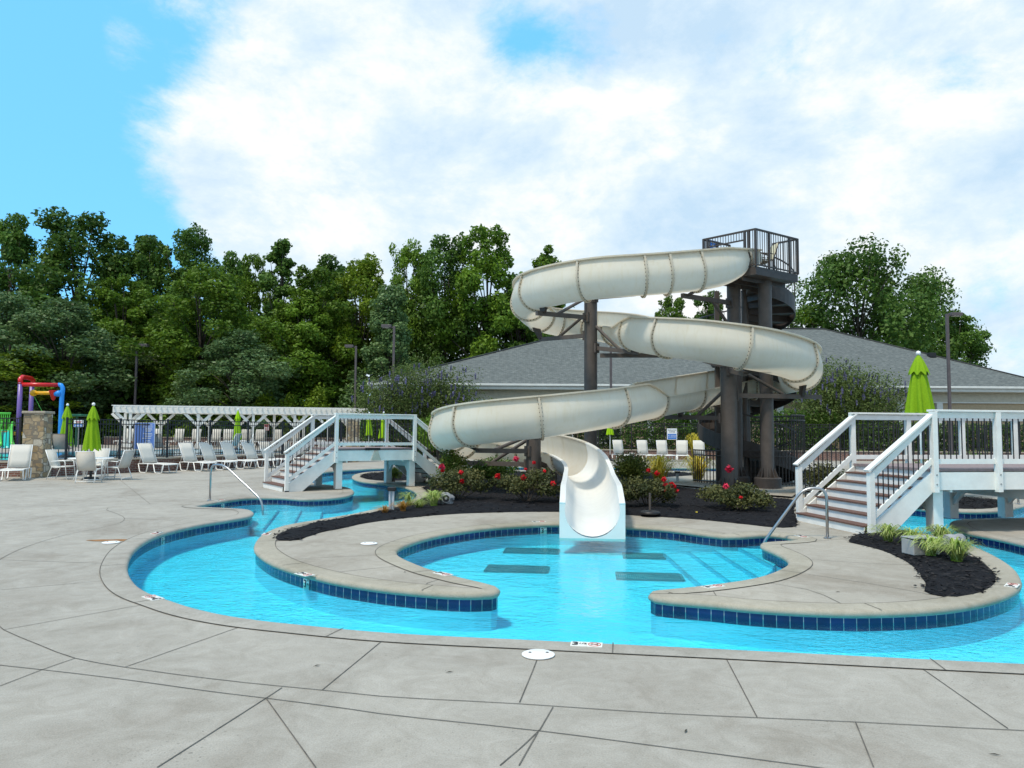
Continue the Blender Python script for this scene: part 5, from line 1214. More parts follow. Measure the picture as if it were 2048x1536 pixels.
def shrub(name,label,cat,px,pybase,Y,wd,h,lk,n,size,seed,z0=0.0,nb=9,group=None,bloom=0,stems=True,dep=None):
    x=X_at(px,Y); t=thing(name,label,cat,(x,Y,z0),0,group); rs=np.random.RandomState(seed); bl=[]
    dp=dep or wd
    for i in range(nb):
        a=i*2.4+rs.rand(); rr=0.34*math.sqrt((i+0.4)/nb)*1.5; r_=0.26+0.1*rs.rand()
        bl.append((wd*rr*math.cos(a)*0.75,dp*rr*math.sin(a)*0.75,h*(0.30+0.36*rs.rand()*(1.2-rr)+0.12),wd*r_*0.8,dp*r_*0.8,h*r_*0.95))
    bl.append((0,0,h*0.62,wd*0.3,dp*0.3,h*0.38))
    obj('foliage',leaves_mesh('foliage',bl,n,size,LEAF[lk],seed,shell=0.35),t)
    if stems:
        mb=MB()
        for i in range(7):
            b=bl[i%len(bl)]; mb.tube([(0.05*math.cos(i),0.05*math.sin(i),0),(b[0]*0.5,b[1]*0.5,b[2]*0.6),(b[0],b[1],b[2])],[0.03*h,0.018*h,0.006*h],5)
        mb.build('stems',MAT['trunk'],t)
    return t,bl
# lavender flowered chaste trees
for q,(px,Y,wd,h,lab,sd) in enumerate(((838,49.0,8.0,6.4,'wide grey green shrub with lavender flower spikes left of the slide',31),(1690,49.3,8.0,6.6,'wide grey green shrub with lavender flower spikes right of the slide',32))):
    t,bl=shrub('chaste_tree',lab,'shrub',px,0,Y,wd,h,'vitex',34000,0.12,sd,nb=22,group='lavender shrubs before the clubhouse',dep=4.0)
    rs=np.random.RandomState(sd+9); bb=[]
    for i in range(170):
        b=bl[rs.randint(len(bl))]; d=rs.normal(size=3); d/=np.linalg.norm(d); d[2]=abs(d[2])*0.8; d[1]=-abs(d[1])
        bb.append((b[0]+d[0]*b[3],b[1]+d[1]*b[4],b[2]+d[2]*b[5],0.05,0.05,0.22))
    obj('blooms',leaves_mesh('blooms',bb,9000,0.085,LEAF['bloom'],sd,shell=0.2),t)
def hedge(label,x0,x1,Y,h,dp,lk,n,size,seed,z0=0.0):
    t=thing('hedge',label,'hedge',((x0+x1)/2,Y,z0)); rs=np.random.RandomState(seed); bl=[]; W=x1-x0
    for i in range(int(W/0.55)):
        for z in np.arange(0.4,h,0.75): bl.append((-W/2+0.3+i*0.55,rs.uniform(-0.15,0.15)*dp,min(z,h-0.35)+rs.uniform(-0.1,0.1),0.55,dp*0.5,0.5))
    obj('foliage',leaves_mesh('foliage',bl,n,size,LEAF[lk],seed,shell=0.6),t)
    mb=MB()
    for i in range(int(W/1.1)): mb.tube([(-W/2+0.5+i*1.1,0,0),(-W/2+0.55+i*1.1,0.1,h*0.7)],[0.05,0.02],5)
    mb.build('stems',MAT['trunk'],t); return t
hedge('clipped bright topped hedge behind the tower and its fence',X_at(1100,48.2),X_at(1668,48.2),48.2,3.05,1.3,'hedge',34000,0.15,41)
hedge('tall dark hedge behind the right footbridge railing',X_at(1690,48.2),X_at(2120,48.2),48.2,2.35,1.3,'dark',18000,0.17,42)
hedge('dark shaded hedge behind the fence left of the slide',X_at(720,48.4),X_at(940,48.4),48.4,2.2,1.2,'dark',11000,0.17,43)
shrub('round_shrub','yellow green round shrub peeping over the lower slide bend','shrub',998,0,49.5,3.2,3.9,'bush',6500,0.13,51,nb=10)
shrub('round_shrub','dark green shrub between the left footbridge and the slide bend','shrub',880,0,40.0,2.6,2.7,'mid',6500,0.11,52,nb=10)
shrub('round_shrub','bright green shrub over the far end of the left footbridge','shrub',856,0,46.0,2.2,2.4,'hedge',4000,0.12,53,nb=8)
for q,(px,py,lab) in enumerate(((530,775,'small lime sapling above the pergola left of the footbridge'),(632,770,'lime green bush above the pergola beside the second lamp post'),(575,790,'low lime sapling directly over the footbridge stair'))):
    Y=57.2; shrub('lime_shrub',lab,'shrub',px,0,Y,2.6 if q==1 else 1.6,Z_at(py,Y,px)-0,'lime',3200,0.2,60+q,nb=8,group='lime shrubs at the wood edge')
# ------------------------------------------------------------------ loungers
def make_chaise(name,label,group,ang):
    t=thing(name,label,'sun lounger',(0,0,0),0,group); w2=0.31; hz=0.36; bl_=0.86; ca,sa=math.cos(ang),math.sin(ang)
    hd=(-bl_*ca,bl_*sa+hz)
    mb=MB()
    for y in (-w2,w2): mb.tube([(-0.28,y,hz-0.02),(0,y,hz),(1.0,y,hz),(1.22,y,hz-0.015)],0.0195,6)
    for x in (-0.28,0.35,1.22): mb.tube([(x,-w2,hz-0.02),(x,w2,hz-0.02)],0.0195,6)
    mb.build('seat_frame',MAT['whitemetal'],t,smooth=True)
    mb=MB(); mb.tube([(0,-w2,hz+0.01),(hd[0],-w2,hd[1]),(hd[0],w2,hd[1]),(0,w2,hz+0.01)],0.0195,6); mb.build('back_frame',MAT['whitemetal'],t,smooth=True)
    for y in (-w2+0.03,w2-0.03):
        mb=MB(); mb.tube([(hd[0]*0.45,y,hz+(hd[1]-hz)*0.45),(-0.26,y,hz-0.02)],0.012,5); mb.build('prop_bar',MAT['whitemetal'],t,smooth=True)
    def cloth(pr,nm):
        mb=MB(); vs=[]; m=6
        for x,z in pr:
            for j in range(m+1):
                y=-w2+0.01+(2*w2-0.02)*j/m; sag=0.022*(1-(2*j/m-1)**2); vs.append((x+sag*(sa if nm=='back_sling' else 0),y,z-sag*(ca if nm=='back_sling' else 1)))
        fs=[(i*(m+1)+j,i*(m+1)+j+1,(i+1)*(m+1)+j+1,(i+1)*(m+1)+j) for i in range(len(pr)-1) for j in range(m)]
        mb.add(vs,fs); o=mb.build(nm,MAT['sling'],t,smooth=True); s=o.modifiers.new('s','SOLIDIFY'); s.thickness=0.010
    cloth([(0.02,hz+0.012),(0.3,hz+0.012),(0.6,hz+0.012),(0.9,hz+0.012),(1.2,hz)],'seat_sling')
    cloth([(hd[0]*f,hz+0.014+(hd[1]-hz)*f) for f in (0.03,0.35,0.65,0.985)],'back_sling')
    for x0,x1 in ((-0.25,0.28),(0.62,1.16)):
        for y in (-w2-0.012,w2+0.012):
            mb=MB(); mb.tube([(x0-0.02,y,hz-0.01),(x0+0.07,y,0.05),(x0+0.13,y,0.016),(x1-0.13,y,0.016),(x1-0.07,y,0.05),(x1+0.02,y,hz-0.01)],0.0195,6); mb.build('leg',MAT['whitemetal'],t,smooth=True)
    return t
def place(o,px=None,py=None,Y=None,z=0.0,rz=0.0,label=None,group=None,s=1.0,xy=None):
    if xy: o.location=(xy[0],xy[1],z)
    else:
        if Y is None: g=G(px,py,z); o.location=(g.x,g.y,z)
        else: o.location=(X_at(px,Y),Y,z)
    o.rotation_euler=(0,0,rz+random.uniform(-0.05,0.05)); o.scale=(s,s,s)
    if label: o['label']=label
    if group: o['group']=group
    return o
protoL=make_chaise('sun_lounger','cream sling lounger with raised back just left of the stone pillar','loungers along the left wall',R(63))
place(protoL,36,958,rz=R(-66))
ROWA=[(300,945,-26,'first cream lounger right of the round patio table'),(381,941,-27,'cream lounger behind the long handrail, second from the patio table'),(421,938.5,-28,'third cream lounger in the left row counting from the patio table'),(463,936.5,-28,'fourth cream lounger in the left row counting from the patio table'),(505,934.5,-28,'fifth cream lounger in the left row counting from the patio table'),(538,932.5,-29,'cream lounger partly behind the left footbridge newel post'),(577,930,-29,'cream lounger seen through the lower baluster of the left footbridge stair'),(612,928,-29,'cream lounger seen through the upper baluster of the left footbridge stair')]
protoR=None
for px,py,a,lab in ROWA: place(copy_tree(protoL),px,py,rz=R(a),label=lab)
UNDER=[(650,920,-30,'lounger whose legs show right of the left footbridge support post'),(690,917,-32,'first lounger seen under the left footbridge deck'),(716,915,-34,'second lounger seen under the left footbridge deck'),(741,914,-60,'lounger under the middle of the left footbridge deck'),(762,913,-95,'last lounger seen under the left footbridge deck')]
for px,py,a,lab in UNDER: place(copy_tree(protoL),px,py,rz=R(a),label=lab,group='loungers beyond the left footbridge')
protoR=make_chaise('sun_lounger','white lounger beside the small green umbrella behind the slide','white loungers along the right wall',R(76))
place(protoR,1238,0,44.6,rz=R(-68))
for px,a,lab in ((1286,-78,'white lounger under the shallow water sign, left of it'),(1325,-80,'white lounger below the right half of the shallow water sign'),(1364,-98,'white lounger second to the left of the spiral stair'),(1398,-95,'white lounger partly hidden by the spiral stair fence')):
    place(copy_tree(protoR),px,0,44.6,rz=R(a),label=lab)
for q,(px,a,lab) in enumerate(((256,-95,'terrace lounger left of the pale blue rules board'),(310,-95,'terrace lounger right of the pale blue rules board'),(357,-92,'terrace lounger between the second and third pergola post'),(392,-92,'terrace lounger directly left of the third pergola post'),(432,-85,'terrace lounger right of the fourth pergola post'),(456,-80,'terrace lounger directly left of the green umbrella under the pergola'),(492,-80,'terrace lounger directly right of the green umbrella under the pergola'),(520,-80,'terrace lounger below the small red sign, to its left'),(556,-80,'terrace lounger right of the small red sign'),(590,-80,'terrace lounger seen above the footbridge hand rail'))):
    place(copy_tree(protoR),px,0,53.2,z=TZ,rz=R(a),label=lab,group='loungers on the terrace under the pergola')
# small side tables between loungers
def side_table(label,xy,z=0.0):
    t=thing('side_table',label,'side table',(xy[0],xy[1],z),0,'small white side tables'); mb=MB(); mb.lathe([(0.26,0.40),(0.27,0.415),(0.26,0.43),(0.0,0.43)],n=22); mb.build('table_top',MAT['whitemetal'],t,smooth='auto')
    for k in range(4):
        a=R(45+90*k); mb=MB(); mb.tube([(0.17*math.cos(a),0.17*math.sin(a),0.40),(0.24*math.cos(a),0.24*math.sin(a),0)],0.012,6); mb.build('leg',MAT['whitemetal'],t,smooth=True)
    return t
g=G(335,939); side_table('round white side table between the first two loungers of the left row',(g.x-0.35,g.y+0.4))
g=G(555,928); side_table('round white side table behind the footbridge newel post',(g.x-0.5,g.y+0.4))
side_table('round white side table right of the small green umbrella',(X_at(1262,45.0),45.0))
# ------------------------------------------------------------------ umbrellas
def umbrella(name,label,px,Y,z0,ztop,zbot,rb,matk,group='closed green umbrellas',base=True,tiers=True):
    x=X_at(px,Y); t=thing(name,label,'umbrella',(x,Y,z0),random.uniform(0,1),group); h=ztop-z0; b=zbot-z0; L_=h-b
    mb=MB(); mb.cyl((0,0,0.03),(0,0,h-0.05),0.022,n=8); mb.build('pole',MAT['whitemetal'],t,smooth=True)
    mb=MB(); mb.lathe([(0.0,h-0.07),(0.045,h-0.05),(0.055,h-0.01),(0.04,h+0.03),(0.0,h+0.045)],n=10); mb.build('finial',MAT['signwhite'],t,smooth=True)
    def pleat(z0_,z1_,r0,r1,nf,amp,nz,seed,twist=0.0):
        rs=random.Random(seed); mb=MB(); n=nf*8; vs=[];fs=[]
        ph=[rs.uniform(0.75,1.15) for _ in range(nf)]
        for i in range(nz+1):
            f=i/nz; r=r0+(r1-r0)*(f**0.8)
            for j in range(n):
                a=2*math.pi*j/n; k=(j//8)%nf; am=amp*ph[k]*(0.15+0.85*f); rr=r*(1-am*(0.5+0.5*math.cos(nf*a)))
                zz=z0_+(z1_-z0_)*f
                if i==nz: zz+=0.03*math.cos(nf*a)*L_
                vs.append((rr*math.cos(a+twist*f),rr*math.sin(a+twist*f),zz))
        for i in range(nz):
            for j in range(n): fs.append((i*n+j,i*n+(j+1)%n,(i+1)*n+(j+1)%n,(i+1)*n+j))
        mb.add(vs,fs); return mb
    nk=h-0.06-L_*0.30 if tiers else h-0.06
    pleat(h-0.12,b,rb*0.18,rb,8,0.34,10,int(px),0.25).build('canopy',MAT[matk],t,smooth=True)
    if tiers: pleat(h-0.05,nk,rb*0.06,rb*0.72,8,0.22,6,int(px)+3).build('vent_canopy',MAT[matk],t,smooth=True)
    if base:
        mb=MB(); mb.lathe([(0.26,0.0),(0.26,0.05),(0.20,0.09),(0.04,0.11),(0.04,0.35)],n=20); mb.build('base',MAT['black'],t,smooth='auto')
    return t
umbrella('patio_umbrella','closed green umbrella standing in the round patio table',185,25.0,0,2.52,0.99,0.285,'umbrella')
umbrella('patio_umbrella','closed green umbrella between the stone pillar and the table umbrella',133,31.5,TZ,2.70,0.98,0.30,'umbrella')
umbrella('patio_umbrella','closed green umbrella on the terrace in front of the pergola',475,44.0,TZ,2.88,1.12,0.26,'umbrella2')
umbrella('patio_umbrella','bright closed umbrella seen through the middle of the left footbridge railing',767,44.0,0,2.75,1.25,0.30,'umbrella2')
umbrella('patio_umbrella','closed umbrella partly behind the left footbridge balusters, left of the brighter one',738,45.5,0,2.75,1.4,0.24,'umbrella2')
umbrella('patio_umbrella','small bright closed umbrella on a white pole beside the slide mouth',1220,44.0,0,2.45,1.52,0.24,'umbrella2')
umbrella('patio_umbrella','large closed green umbrella above the right footbridge',1841,17.4,0.0,3.58,2.14,0.33,'umbrella')
# ------------------------------------------------------------------ round table and chairs
g=G(181,955); tb=thing('patio_table','round white patio table with an umbrella through it','table',(g.x,g.y+0.7,0))
tx_,ty_=X_at(185,25.0),25.0; tb.location=(tx_,ty_,0)
mb=MB(); mb.lathe([(0.03,0.70),(0.66,0.70),(0.68,0.715),(0.66,0.73),(0.03,0.73)],n=36); mb.build('table_top',MAT['whitemetal'],tb,smooth='auto')
for k in range(4):
    a=R(45+90*k); mb=MB(); mb.tube([(0.5*math.cos(a),0.5*math.sin(a),0.70),(0.36*math.cos(a),0.36*math.sin(a),0.35),(0.52*math.cos(a),0.52*math.sin(a),0)],0.017,6); mb.build('leg',MAT['whitemetal'],tb,smooth=True)
def pch(label,x,y,rz,sm='sling',fm='whitemetal',z=0.0,group='white chairs around the patio table'):
    return sling_chair('patio_chair',label,'chair',(x,y,z),rz,MAT[fm],MAT[sm],group)
for px,Y,rz,lab in ((128,25.2,2,'white sling chair left of the round patio table'),(238,25.2,172,'white sling chair right of the round patio table'),(182,23.8,100,'white sling chair with its back to the viewer at the patio table'),(196,26.3,-80,'white sling chair behind the round patio table')): pch(lab,X_at(px,Y),Y,R(rz))
for px,Y,rz,lab in ((254,30.6,200,'taupe chair behind the fence left of the rules board'),(327,32.2,-20,'taupe chair behind the fence right of the rules board'),(128,29.6,100,'taupe chair behind the fence beyond the patio table'),(290,32.0,190,'taupe chair behind the first lounger and the fence'),(462,37.5,170,'pale chair behind the fence below the terrace umbrella'),(490,38.5,200,'pale chair behind the fence right of the terrace umbrella')):
    pch(lab,X_at(px,Y),Y,R(rz),'slinggrey' if px<400 else 'sling','whitemetal' if px>400 else 'bronze',TZ,'chairs just inside the terrace fence')
# ------------------------------------------------------------------ signs
def sign_post(px,py,Y,wd,ht,board,texts,name,label,rz=0.0,band=None,z0=0.0,edge=None,post=True):
    q=P(px,py,Y); t=thing(name,label,'sign',(q.x,q.y,z0),rz); zc=q.z-z0
    if post: 
        for sx in ((-wd*0.3,wd*0.3) if wd>0.7 else (0,)):
            mb=MB(); mb.cyl((sx,0.03,0),(sx,0.03,zc+ht/2),0.022,n=8); mb.build('post',MAT['greybox'],t)
    mb=MB(); mb.box((0,0,zc),(wd,0.012,ht)); b=mb.build('board',board,t)
    if edge: 
        mb=MB(); mb.box((0,0.004,zc),(wd+0.05,0.01,ht+0.05)); mb.build('border',edge,t)
    if band:
        mb=MB(); mb.box((0,-0.007,zc+band[0]),(wd*0.88,0.004,band[1])); mb.build('colour_band',band[2],b)
    for body,size,x,dz,m,al in texts:
        tx=textmesh(body,size,'lettering',m,b,align=al); tx.rotation_euler=(math.pi/2,0,0); tx.location=(x,-0.0105,zc+dz)
    return t
S=MAT['signwhite']
t_=sign_post(289,872,29.9,0.70,1.02,MAT['paleblue'],[],'rules_board','pale blue pool rules board fixed to the left fence behind the first lounger',R(30),z0=TZ,edge=S)
b_=[c for c in t_.children if c.name.startswith('board')][0]; zc_=P(289,872,29.9).z-TZ
bars(b_,[(-0.26,0.27,zc_+0.44)]+[(x0,x1,zc_+z) for x0,x1,z in ((-0.10,0.28,0.36),(0.02,0.26,0.29),(0.0,0.27,0.24),(0.03,0.22,0.19),(-0.05,0.27,0.10),(0.0,0.28,0.04),(0.02,0.25,-0.02),(-0.10,0.24,-0.09),(0.05,0.20,-0.18),(0.0,0.22,-0.24),(0.02,0.24,-0.30),(-0.04,0.20,-0.38))],-0.0085,S,0.026)
sign_post(1344,868,46.45,0.62,0.68,S,[('SHALLOW\nWATER',0.115,0,0.18,MAT['ink'],'CENTER'),('NO DIVING\nALLOWED',0.10,0,-0.14,S,'CENTER')],'shallow_water_sign','white and blue shallow water no diving sign on the right fence',0,(-0.15,0.32,MAT['blue']),z0=0,post=False)
t_=sign_post(533,855,54.0,0.30,0.40,MAT['signwhite'],[],'warning_sign','small red and white warning sign on a terrace post',0,(0.11,0.15,MAT['redink']),z0=TZ,edge=MAT['redink'])
b_=[c for c in t_.children if c.name.startswith('board')][0]; zc_=P(533,855,54.0).z-TZ; bars(b_,[(-0.09,0.09,zc_-0.02),(-0.11,0.11,zc_-0.08),(-0.10,0.10,zc_-0.14)],-0.0085,MAT['redink'],0.03)
t_=sign_post(157,847,47.0,0.62,0.42,S,[],'warning_sign','white and blue warning sign under the green shelter roof',0,(-0.11,0.16,MAT['blue']),z0=TZ)
b_=[c for c in t_.children if c.name.startswith('board')][0]; zc_=P(157,847,47.0).z-TZ; bars(b_,[(-0.2,0.2,zc_+0.13),(-0.16,0.17,zc_+0.06)],-0.0085,MAT['redink'],0.04); bars(b_,[(-0.2,0.2,zc_-0.11)],-0.0105,S,0.04)
# ------------------------------------------------------------------ climbing frame and shelter on the terrace
PY=46.0; play=thing('water_play_structure','colourful climbing frame with purple red and blue pipes behind the left fence','play structure',(X_at(70,PY),PY,TZ))
def pp(px,py,dy=0): return P(px,py,PY+dy)
def pipe(pts,r,m,name):
    mb=MB(); mb.tube(spline(pts,0.25,False) if len(pts)>2 else pts,r,12); return mb.build(name,MAT[m],play,world=True,smooth=True)
def zb(p): return Vector((p.x,p.y,TZ))
q=pp(41,765); pipe([Vector((q.x,q.y,TZ)),q],0.135,'purple','upright'); q=pp(64,770,2.4); pipe([Vector((q.x,q.y,TZ)),q],0.135,'purple','upright')
mb=MB(); a=[pp(41,768),pp(41,758),pp(45,754,0.4),pp(62,757,2.0),pp(66,760,2.4),pp(66,772,2.4)]; mb.tube(a,0.14,12); mb.build('roof_hoop',MAT['red'],play,world=True,smooth=True)
pipe([pp(44,769),pp(118,770,1.0)],0.125,'red','cross_pipe'); pipe([pp(67,786,1.2),pp(118,786,1.0)],0.115,'yellow','cross_pipe')
q=pp(67,786,1.2); mb=MB(); mb.lathe([(0,-0.22),(0.16,-0.16),(0.22,0),(0.16,0.16),(0,0.22)],q,14); mb.build('pipe_joint',MAT['yellow'],play,world=True,smooth=True)
e=pp(124,790,1.0); pipe([Vector((e.x,e.y,TZ)),Vector((e.x,e.y,e.z+0.0)),pp(125.5,776,1.0),pp(122.5,770.5,1.0),pp(117,769.5,1.0)],0.135,'skyblue','upright')
q=pp(118,787,1.0); mb=MB(); mb.cyl(q-Vector((0.22,0,0)),q+Vector((0.18,0,0)),0.2,n=14); mb.build('pipe_joint',MAT['skyblue'],play,world=True,smooth=True)
c=pp(107,790,1.0); mb=MB(); mb.lathe([(0.02,-0.36),(0.10,-0.28),(0.28,0.27),(0.28,0.3),(0.25,0.3),(0.06,-0.22)],c,16); mb.build('tipping_bucket',MAT['red'],play,world=True,smooth='auto'); mb=MB(); mb.tube([c+Vector((-0.3,0,0.28)),c+Vector((0.3,0,0.28))],0.03,6); mb.build('bucket_rim',MAT['yellow'],play,world=True)
mb=MB(); mb.tube([pp(68,792,1.2),pp(84,822,0.6)],0.012,5); mb.build('pull_rope',MAT['green'],play,world=True)
# deck with green rails
x0,x1=pp(-40,0).x,pp(62,0).x; zd=Z_at(872,PY)
mb=MB(); mb.box(((x0+x1)/2,PY+1.2,zd-0.05),(x1-x0,2.6,0.2)); mb.build('play_deck',MAT['yellow'],play,world=True,bevel=0.03)
mb=MB(); mb.box(((x0+x1)/2,PY-0.05,zd+0.12),(x1-x0,0.12,0.22)); mb.build('deck_edge',MAT['green'],play,world=True,bevel=0.03)
zr_=Z_at(833,PY); mb=MB(); mb.tube([(x0,PY-0.05,zr_),(x1,PY-0.05,zr_)],0.07,10); mb.build('guard_rail',MAT['green'],play,world=True,smooth=True)
mb=MB()
for k in range(26): x=x0+(x1-x0)*(k+0.5)/26; mb.cyl((x,PY-0.05,zd+0.2),(x,PY-0.05,zr_),0.03,n=8)
mb.build('guard_bars',MAT['green'],play,world=True)
mb=MB(); n=20
for k in range(n): 
    pass
mb.tube([Vector((pp(-10,0).x+0.0,PY-0.9,TZ+0.5)),Vector((pp(6,0).x,PY-0.7,TZ+0.95)),Vector((pp(22,0).x,PY-0.2,TZ+0.9)),Vector((pp(30,0).x,PY+0.6,TZ+0.7))],0.42,16); mb.build('slide_tube',MAT['bluetube'],play,world=True,smooth=True)
for k,(m,z) in enumerate((('orange',0.9),('yellow',0.65),('orange',0.4))):
    x=pp(52,0).x; mb=MB(); mb.box((x,PY-0.2-0.25*k,TZ+z),(0.7,0.3,0.2)); mb.build('step_block',MAT[m],play,world=True,bevel=0.03)
def green_slide(pxa):
    x=pp(pxa,0).x; mb=MB()
    for s in (-0.35,0.35): mb.tube([(x+s,PY+0.2,zd+0.5),(x+s,PY-0.1,zd+0.62),(x+s+0.35,PY-0.8,zd+0.3),(x+s+1.0,PY-1.6,TZ+0.35),(x+s+1.4,PY-2.1,TZ+0.22)],0.10,8)
    mb.build('slide_rail',MAT['green'],play,world=True,smooth=True)
    mb=MB(); prof=[(0,0.2,zd+0.15),(0,-0.1,zd+0.15),(0.35,-0.8,zd-0.1),(1.0,-1.6,TZ+0.15),(1.4,-2.1,TZ+0.06)]
    vs=[]
    for a_,b_,c_ in prof: vs+=[(x+a_-0.33,PY+b_,c_),(x+a_+0.33,PY+b_,c_)]
    mb.add(vs,[(2*i,2*i+1,2*i+3,2*i+2) for i in range(len(prof)-1)]); o=mb.build('slide_bed',MAT['teal'],play,world=True,smooth=True); s=o.modifiers.new('s','SOLIDIFY'); s.thickness=0.04
green_slide(57); green_slide(120)
x=pp(105,0).x; mb=MB(); mb.box((x,PY+0.6,TZ+0.65),(0.9,0.5,1.3)); mb.build('water_panel',MAT['teal'],play,world=True,bevel=0.04); mb=MB(); mb.box((x,PY+0.3,TZ+0.35),(1.0,0.2,0.35)); mb.build('panel_band',MAT['orange'],play,world=True,bevel=0.03); mb=MB(); mb.box((x,PY+0.55,zd+0.3),(0.95,0.4,0.8)); mb.build('panel_top',MAT['signwhite'],play,world=True,bevel=0.03)
sh=thing('shelter','small shelter with a dark green roof behind the left umbrellas','shelter',(X_at(158,48.5),48.5,TZ))
zs=Z_at(836,48.5)-TZ; mb=MB(); mb.box((0,0,zs),(1.1,1.6,0.14)); mb.build('roof',MAT['greenroof'],sh,bevel=0.04)
for sx in (-0.45,0.45):
    mb=MB(); mb.box((sx,0.5,zs/2-0.04),(0.1,0.1,zs-0.08)); mb.build('post',MAT['greenroof'],sh)
# ------------------------------------------------------------------ handrails at the pool steps
def handrail(label,pts,r=0.024,feet=(0,)):
    t=thing('pool_handrail',label,'handrail',(pts[0].x,pts[0].y,0)); mb=MB(); mb.tube(fillet(pts,0.20),r,10); mb.build('rail',MAT['steel'],t,world=True,smooth=True)
    for f in feet:
        mb=MB(); mb.lathe([(0.06,0.004),(0.06,0.014),(0.03,0.03),(0.025,0.03)],(pts[f].x,pts[f].y,0),14); mb.build('escutcheon',MAT['steel'],t,world=True,smooth='auto')
    return t
b=G(419.5,1001.5); e=G(527,1022,-0.14); d=(e-b); d.z=0; h=0.86
handrail('long bent steel handrail dropping into the left river arm',[b,b+Vector((0,0,h)),b+d*0.26+Vector((0,0,h)),b+d*0.97+Vector((0,0,0.10)),b+d*1.0+Vector((0,0,-0.36))])
b=G(1655,1077); e=G(1529,1085,-0.10); d=(e-b); d.z=0; h=0.80
handrail('looped steel handrail at the steps below the right footbridge stair',[b,b+Vector((0,0,h)),b+d*0.36+Vector((0,0,h)),b+d*1.03+Vector((0,0,-0.12)),b+d*1.05+Vector((0,0,-0.36))])
b=G(2037,1009)
handrail('far steel handrail under the right footbridge deck',[b,b+Vector((0,0,0.72)),b+Vector((-1.25,-0.2,0.70)),b+Vector((-0.25,-1.5,0.05)),b+Vector((-0.2,-1.6,-0.3))])
# ------------------------------------------------------------------ planting beds
def bed(name,pts_px,seed,hmax=0.05):
    poly=spline([Vector((G(a,b_).x,G(a,b_).y)) for a,b_ in pts_px],0.22)
    poly=[p+Vector((random.uniform(-1,1),random.uniform(-1,1)))*0.014 for p in poly]
    A=np.array([(p.x,p.y) for p in poly]); rs=np.random.RandomState(seed); lo,hi=A.min(0),A.max(0); ar=abs(area(poly))
    n=int(ar/((hi-lo).prod())*0+((hi-lo).prod())*26); Q=lo+(hi-lo)*rs.rand(n,2); Q=Q[inpoly(Q,A)]
    dmin=np.sqrt(((Q[:,None,:]-A[None,:,:])**2).sum(2)).min(1); Q=Q[dmin>0.07]
    def zf(x,y):
        dd=np.sqrt(((A-np.array([x,y]))**2).sum(1)).min()
        return 0.006+min(1,dd/0.22)*hmax*(0.75+0.25*math.sin(x*7.1+y*3.3))+ (0.012*math.sin(x*31.7+y*17.3)*min(1,dd/0.1))
    o=sheet(name,[tuple(p) for p in poly],[],0,MAT['mulch'],extra=[tuple(q) for q in Q],zfun=zf); o['kind']='stuff'
    # loose chips, thicker along the edge
    m=int(min(ar,60)*95)+200; Q=lo+(hi-lo)*rs.rand(m*4,2); Q=Q[inpoly(Q,A)][:m]
    k=rs.randint(len(A),size=int(len(A)*2.2)); E=A[k]+rs.normal(size=(len(k),2))*0.03; Q=np.vstack([Q,E])
    mb=MB()
    for x,y in Q:
        z=zf(x,y)+0.004; a=rs.rand()*6.28; l=0.016+0.03*rs.rand(); w_=0.005+0.009*rs.rand(); c,s=math.cos(a)*l,math.sin(a)*l; tz=rs.uniform(-0.012,0.02)
        px_,py_=-math.sin(a)*w_,math.cos(a)*w_
        mb.add([(x-c-px_,y-s-py_,z),(x+c-px_,y+s-py_,z+tz),(x+c+px_,y+s+py_,z+tz+0.006),(x-c+px_,y-s+py_,z+0.006)],[(0,1,2,3)])
    c=mb.build(name+'_chips',MAT['chip'],o); c['kind']='stuff'
    return o,zf
BED1=[(551,1077.5),(560,1081.5),(578,1082),(600,1080),(613,1075),(639,1066),(658,1062),(693,1055),(736,1046),(788,1039),(869,1031),(920,1027.7),(1000,1025),(1117,1024),(1249,1030),(1320,1034),(1393,1039),(1492,1049),(1548,1055),(1586,1055),(1594,1047),(1588,1020),(1586,1000),(1546,996),(1500,992),(1434,984),(1391,979),(1335,973),(1318,966),(1325,957),(1390,953),(1380,946.5),(1300,945.5),(1150,945),(1000,944.5),(900,946),(884,956),(873,966),(864,973),(846,974.5),(852,981),(858,989),(836,1001.5),(812,1010),(797,1013.5),(776,1020.5),(736,1028),(683,1036),(618,1049.5),(574,1061),(556,1070)]
o,zf1=bed('mulch_bed',BED1,1,0.06)
BED2=[(721,952.5),(727,956.5),(742,959.5),(771,961.8),(813,961),(840,958),(860,952),(850,945.5),(812,943.8),(772,945),(737,947)]
bed('mulch_bed',BED2,2,0.05)
BED3=[(1700,1085),(1734,1092.7),(1768,1102),(1795,1115),(1819,1128),(1834,1142),(1847,1159),(1851,1170),(1848.7,1182.7),(1863,1189.5),(1887,1193.5),(1912,1194.3),(1946,1189.5),(1972,1180.5),(1989,1165),(1990,1154),(1980,1139),(1955,1120),(1930,1107),(1895,1090.5),(1853,1079.5),(1810,1068),(1773,1060),(1752,1058),(1722,1066)]
o,zf3=bed('mulch_bed',BED3,3,0.06)
BED4=[(1780,1012),(1830,1013.5),(1880,1016),(1950,1018),(2000,1014.5),(2016,1009),(1990,1000),(1930,996),(1860,990),(1800,985),(1765,975),(1765,995)]
bed('mulch_bed',BED4,4,0.05)
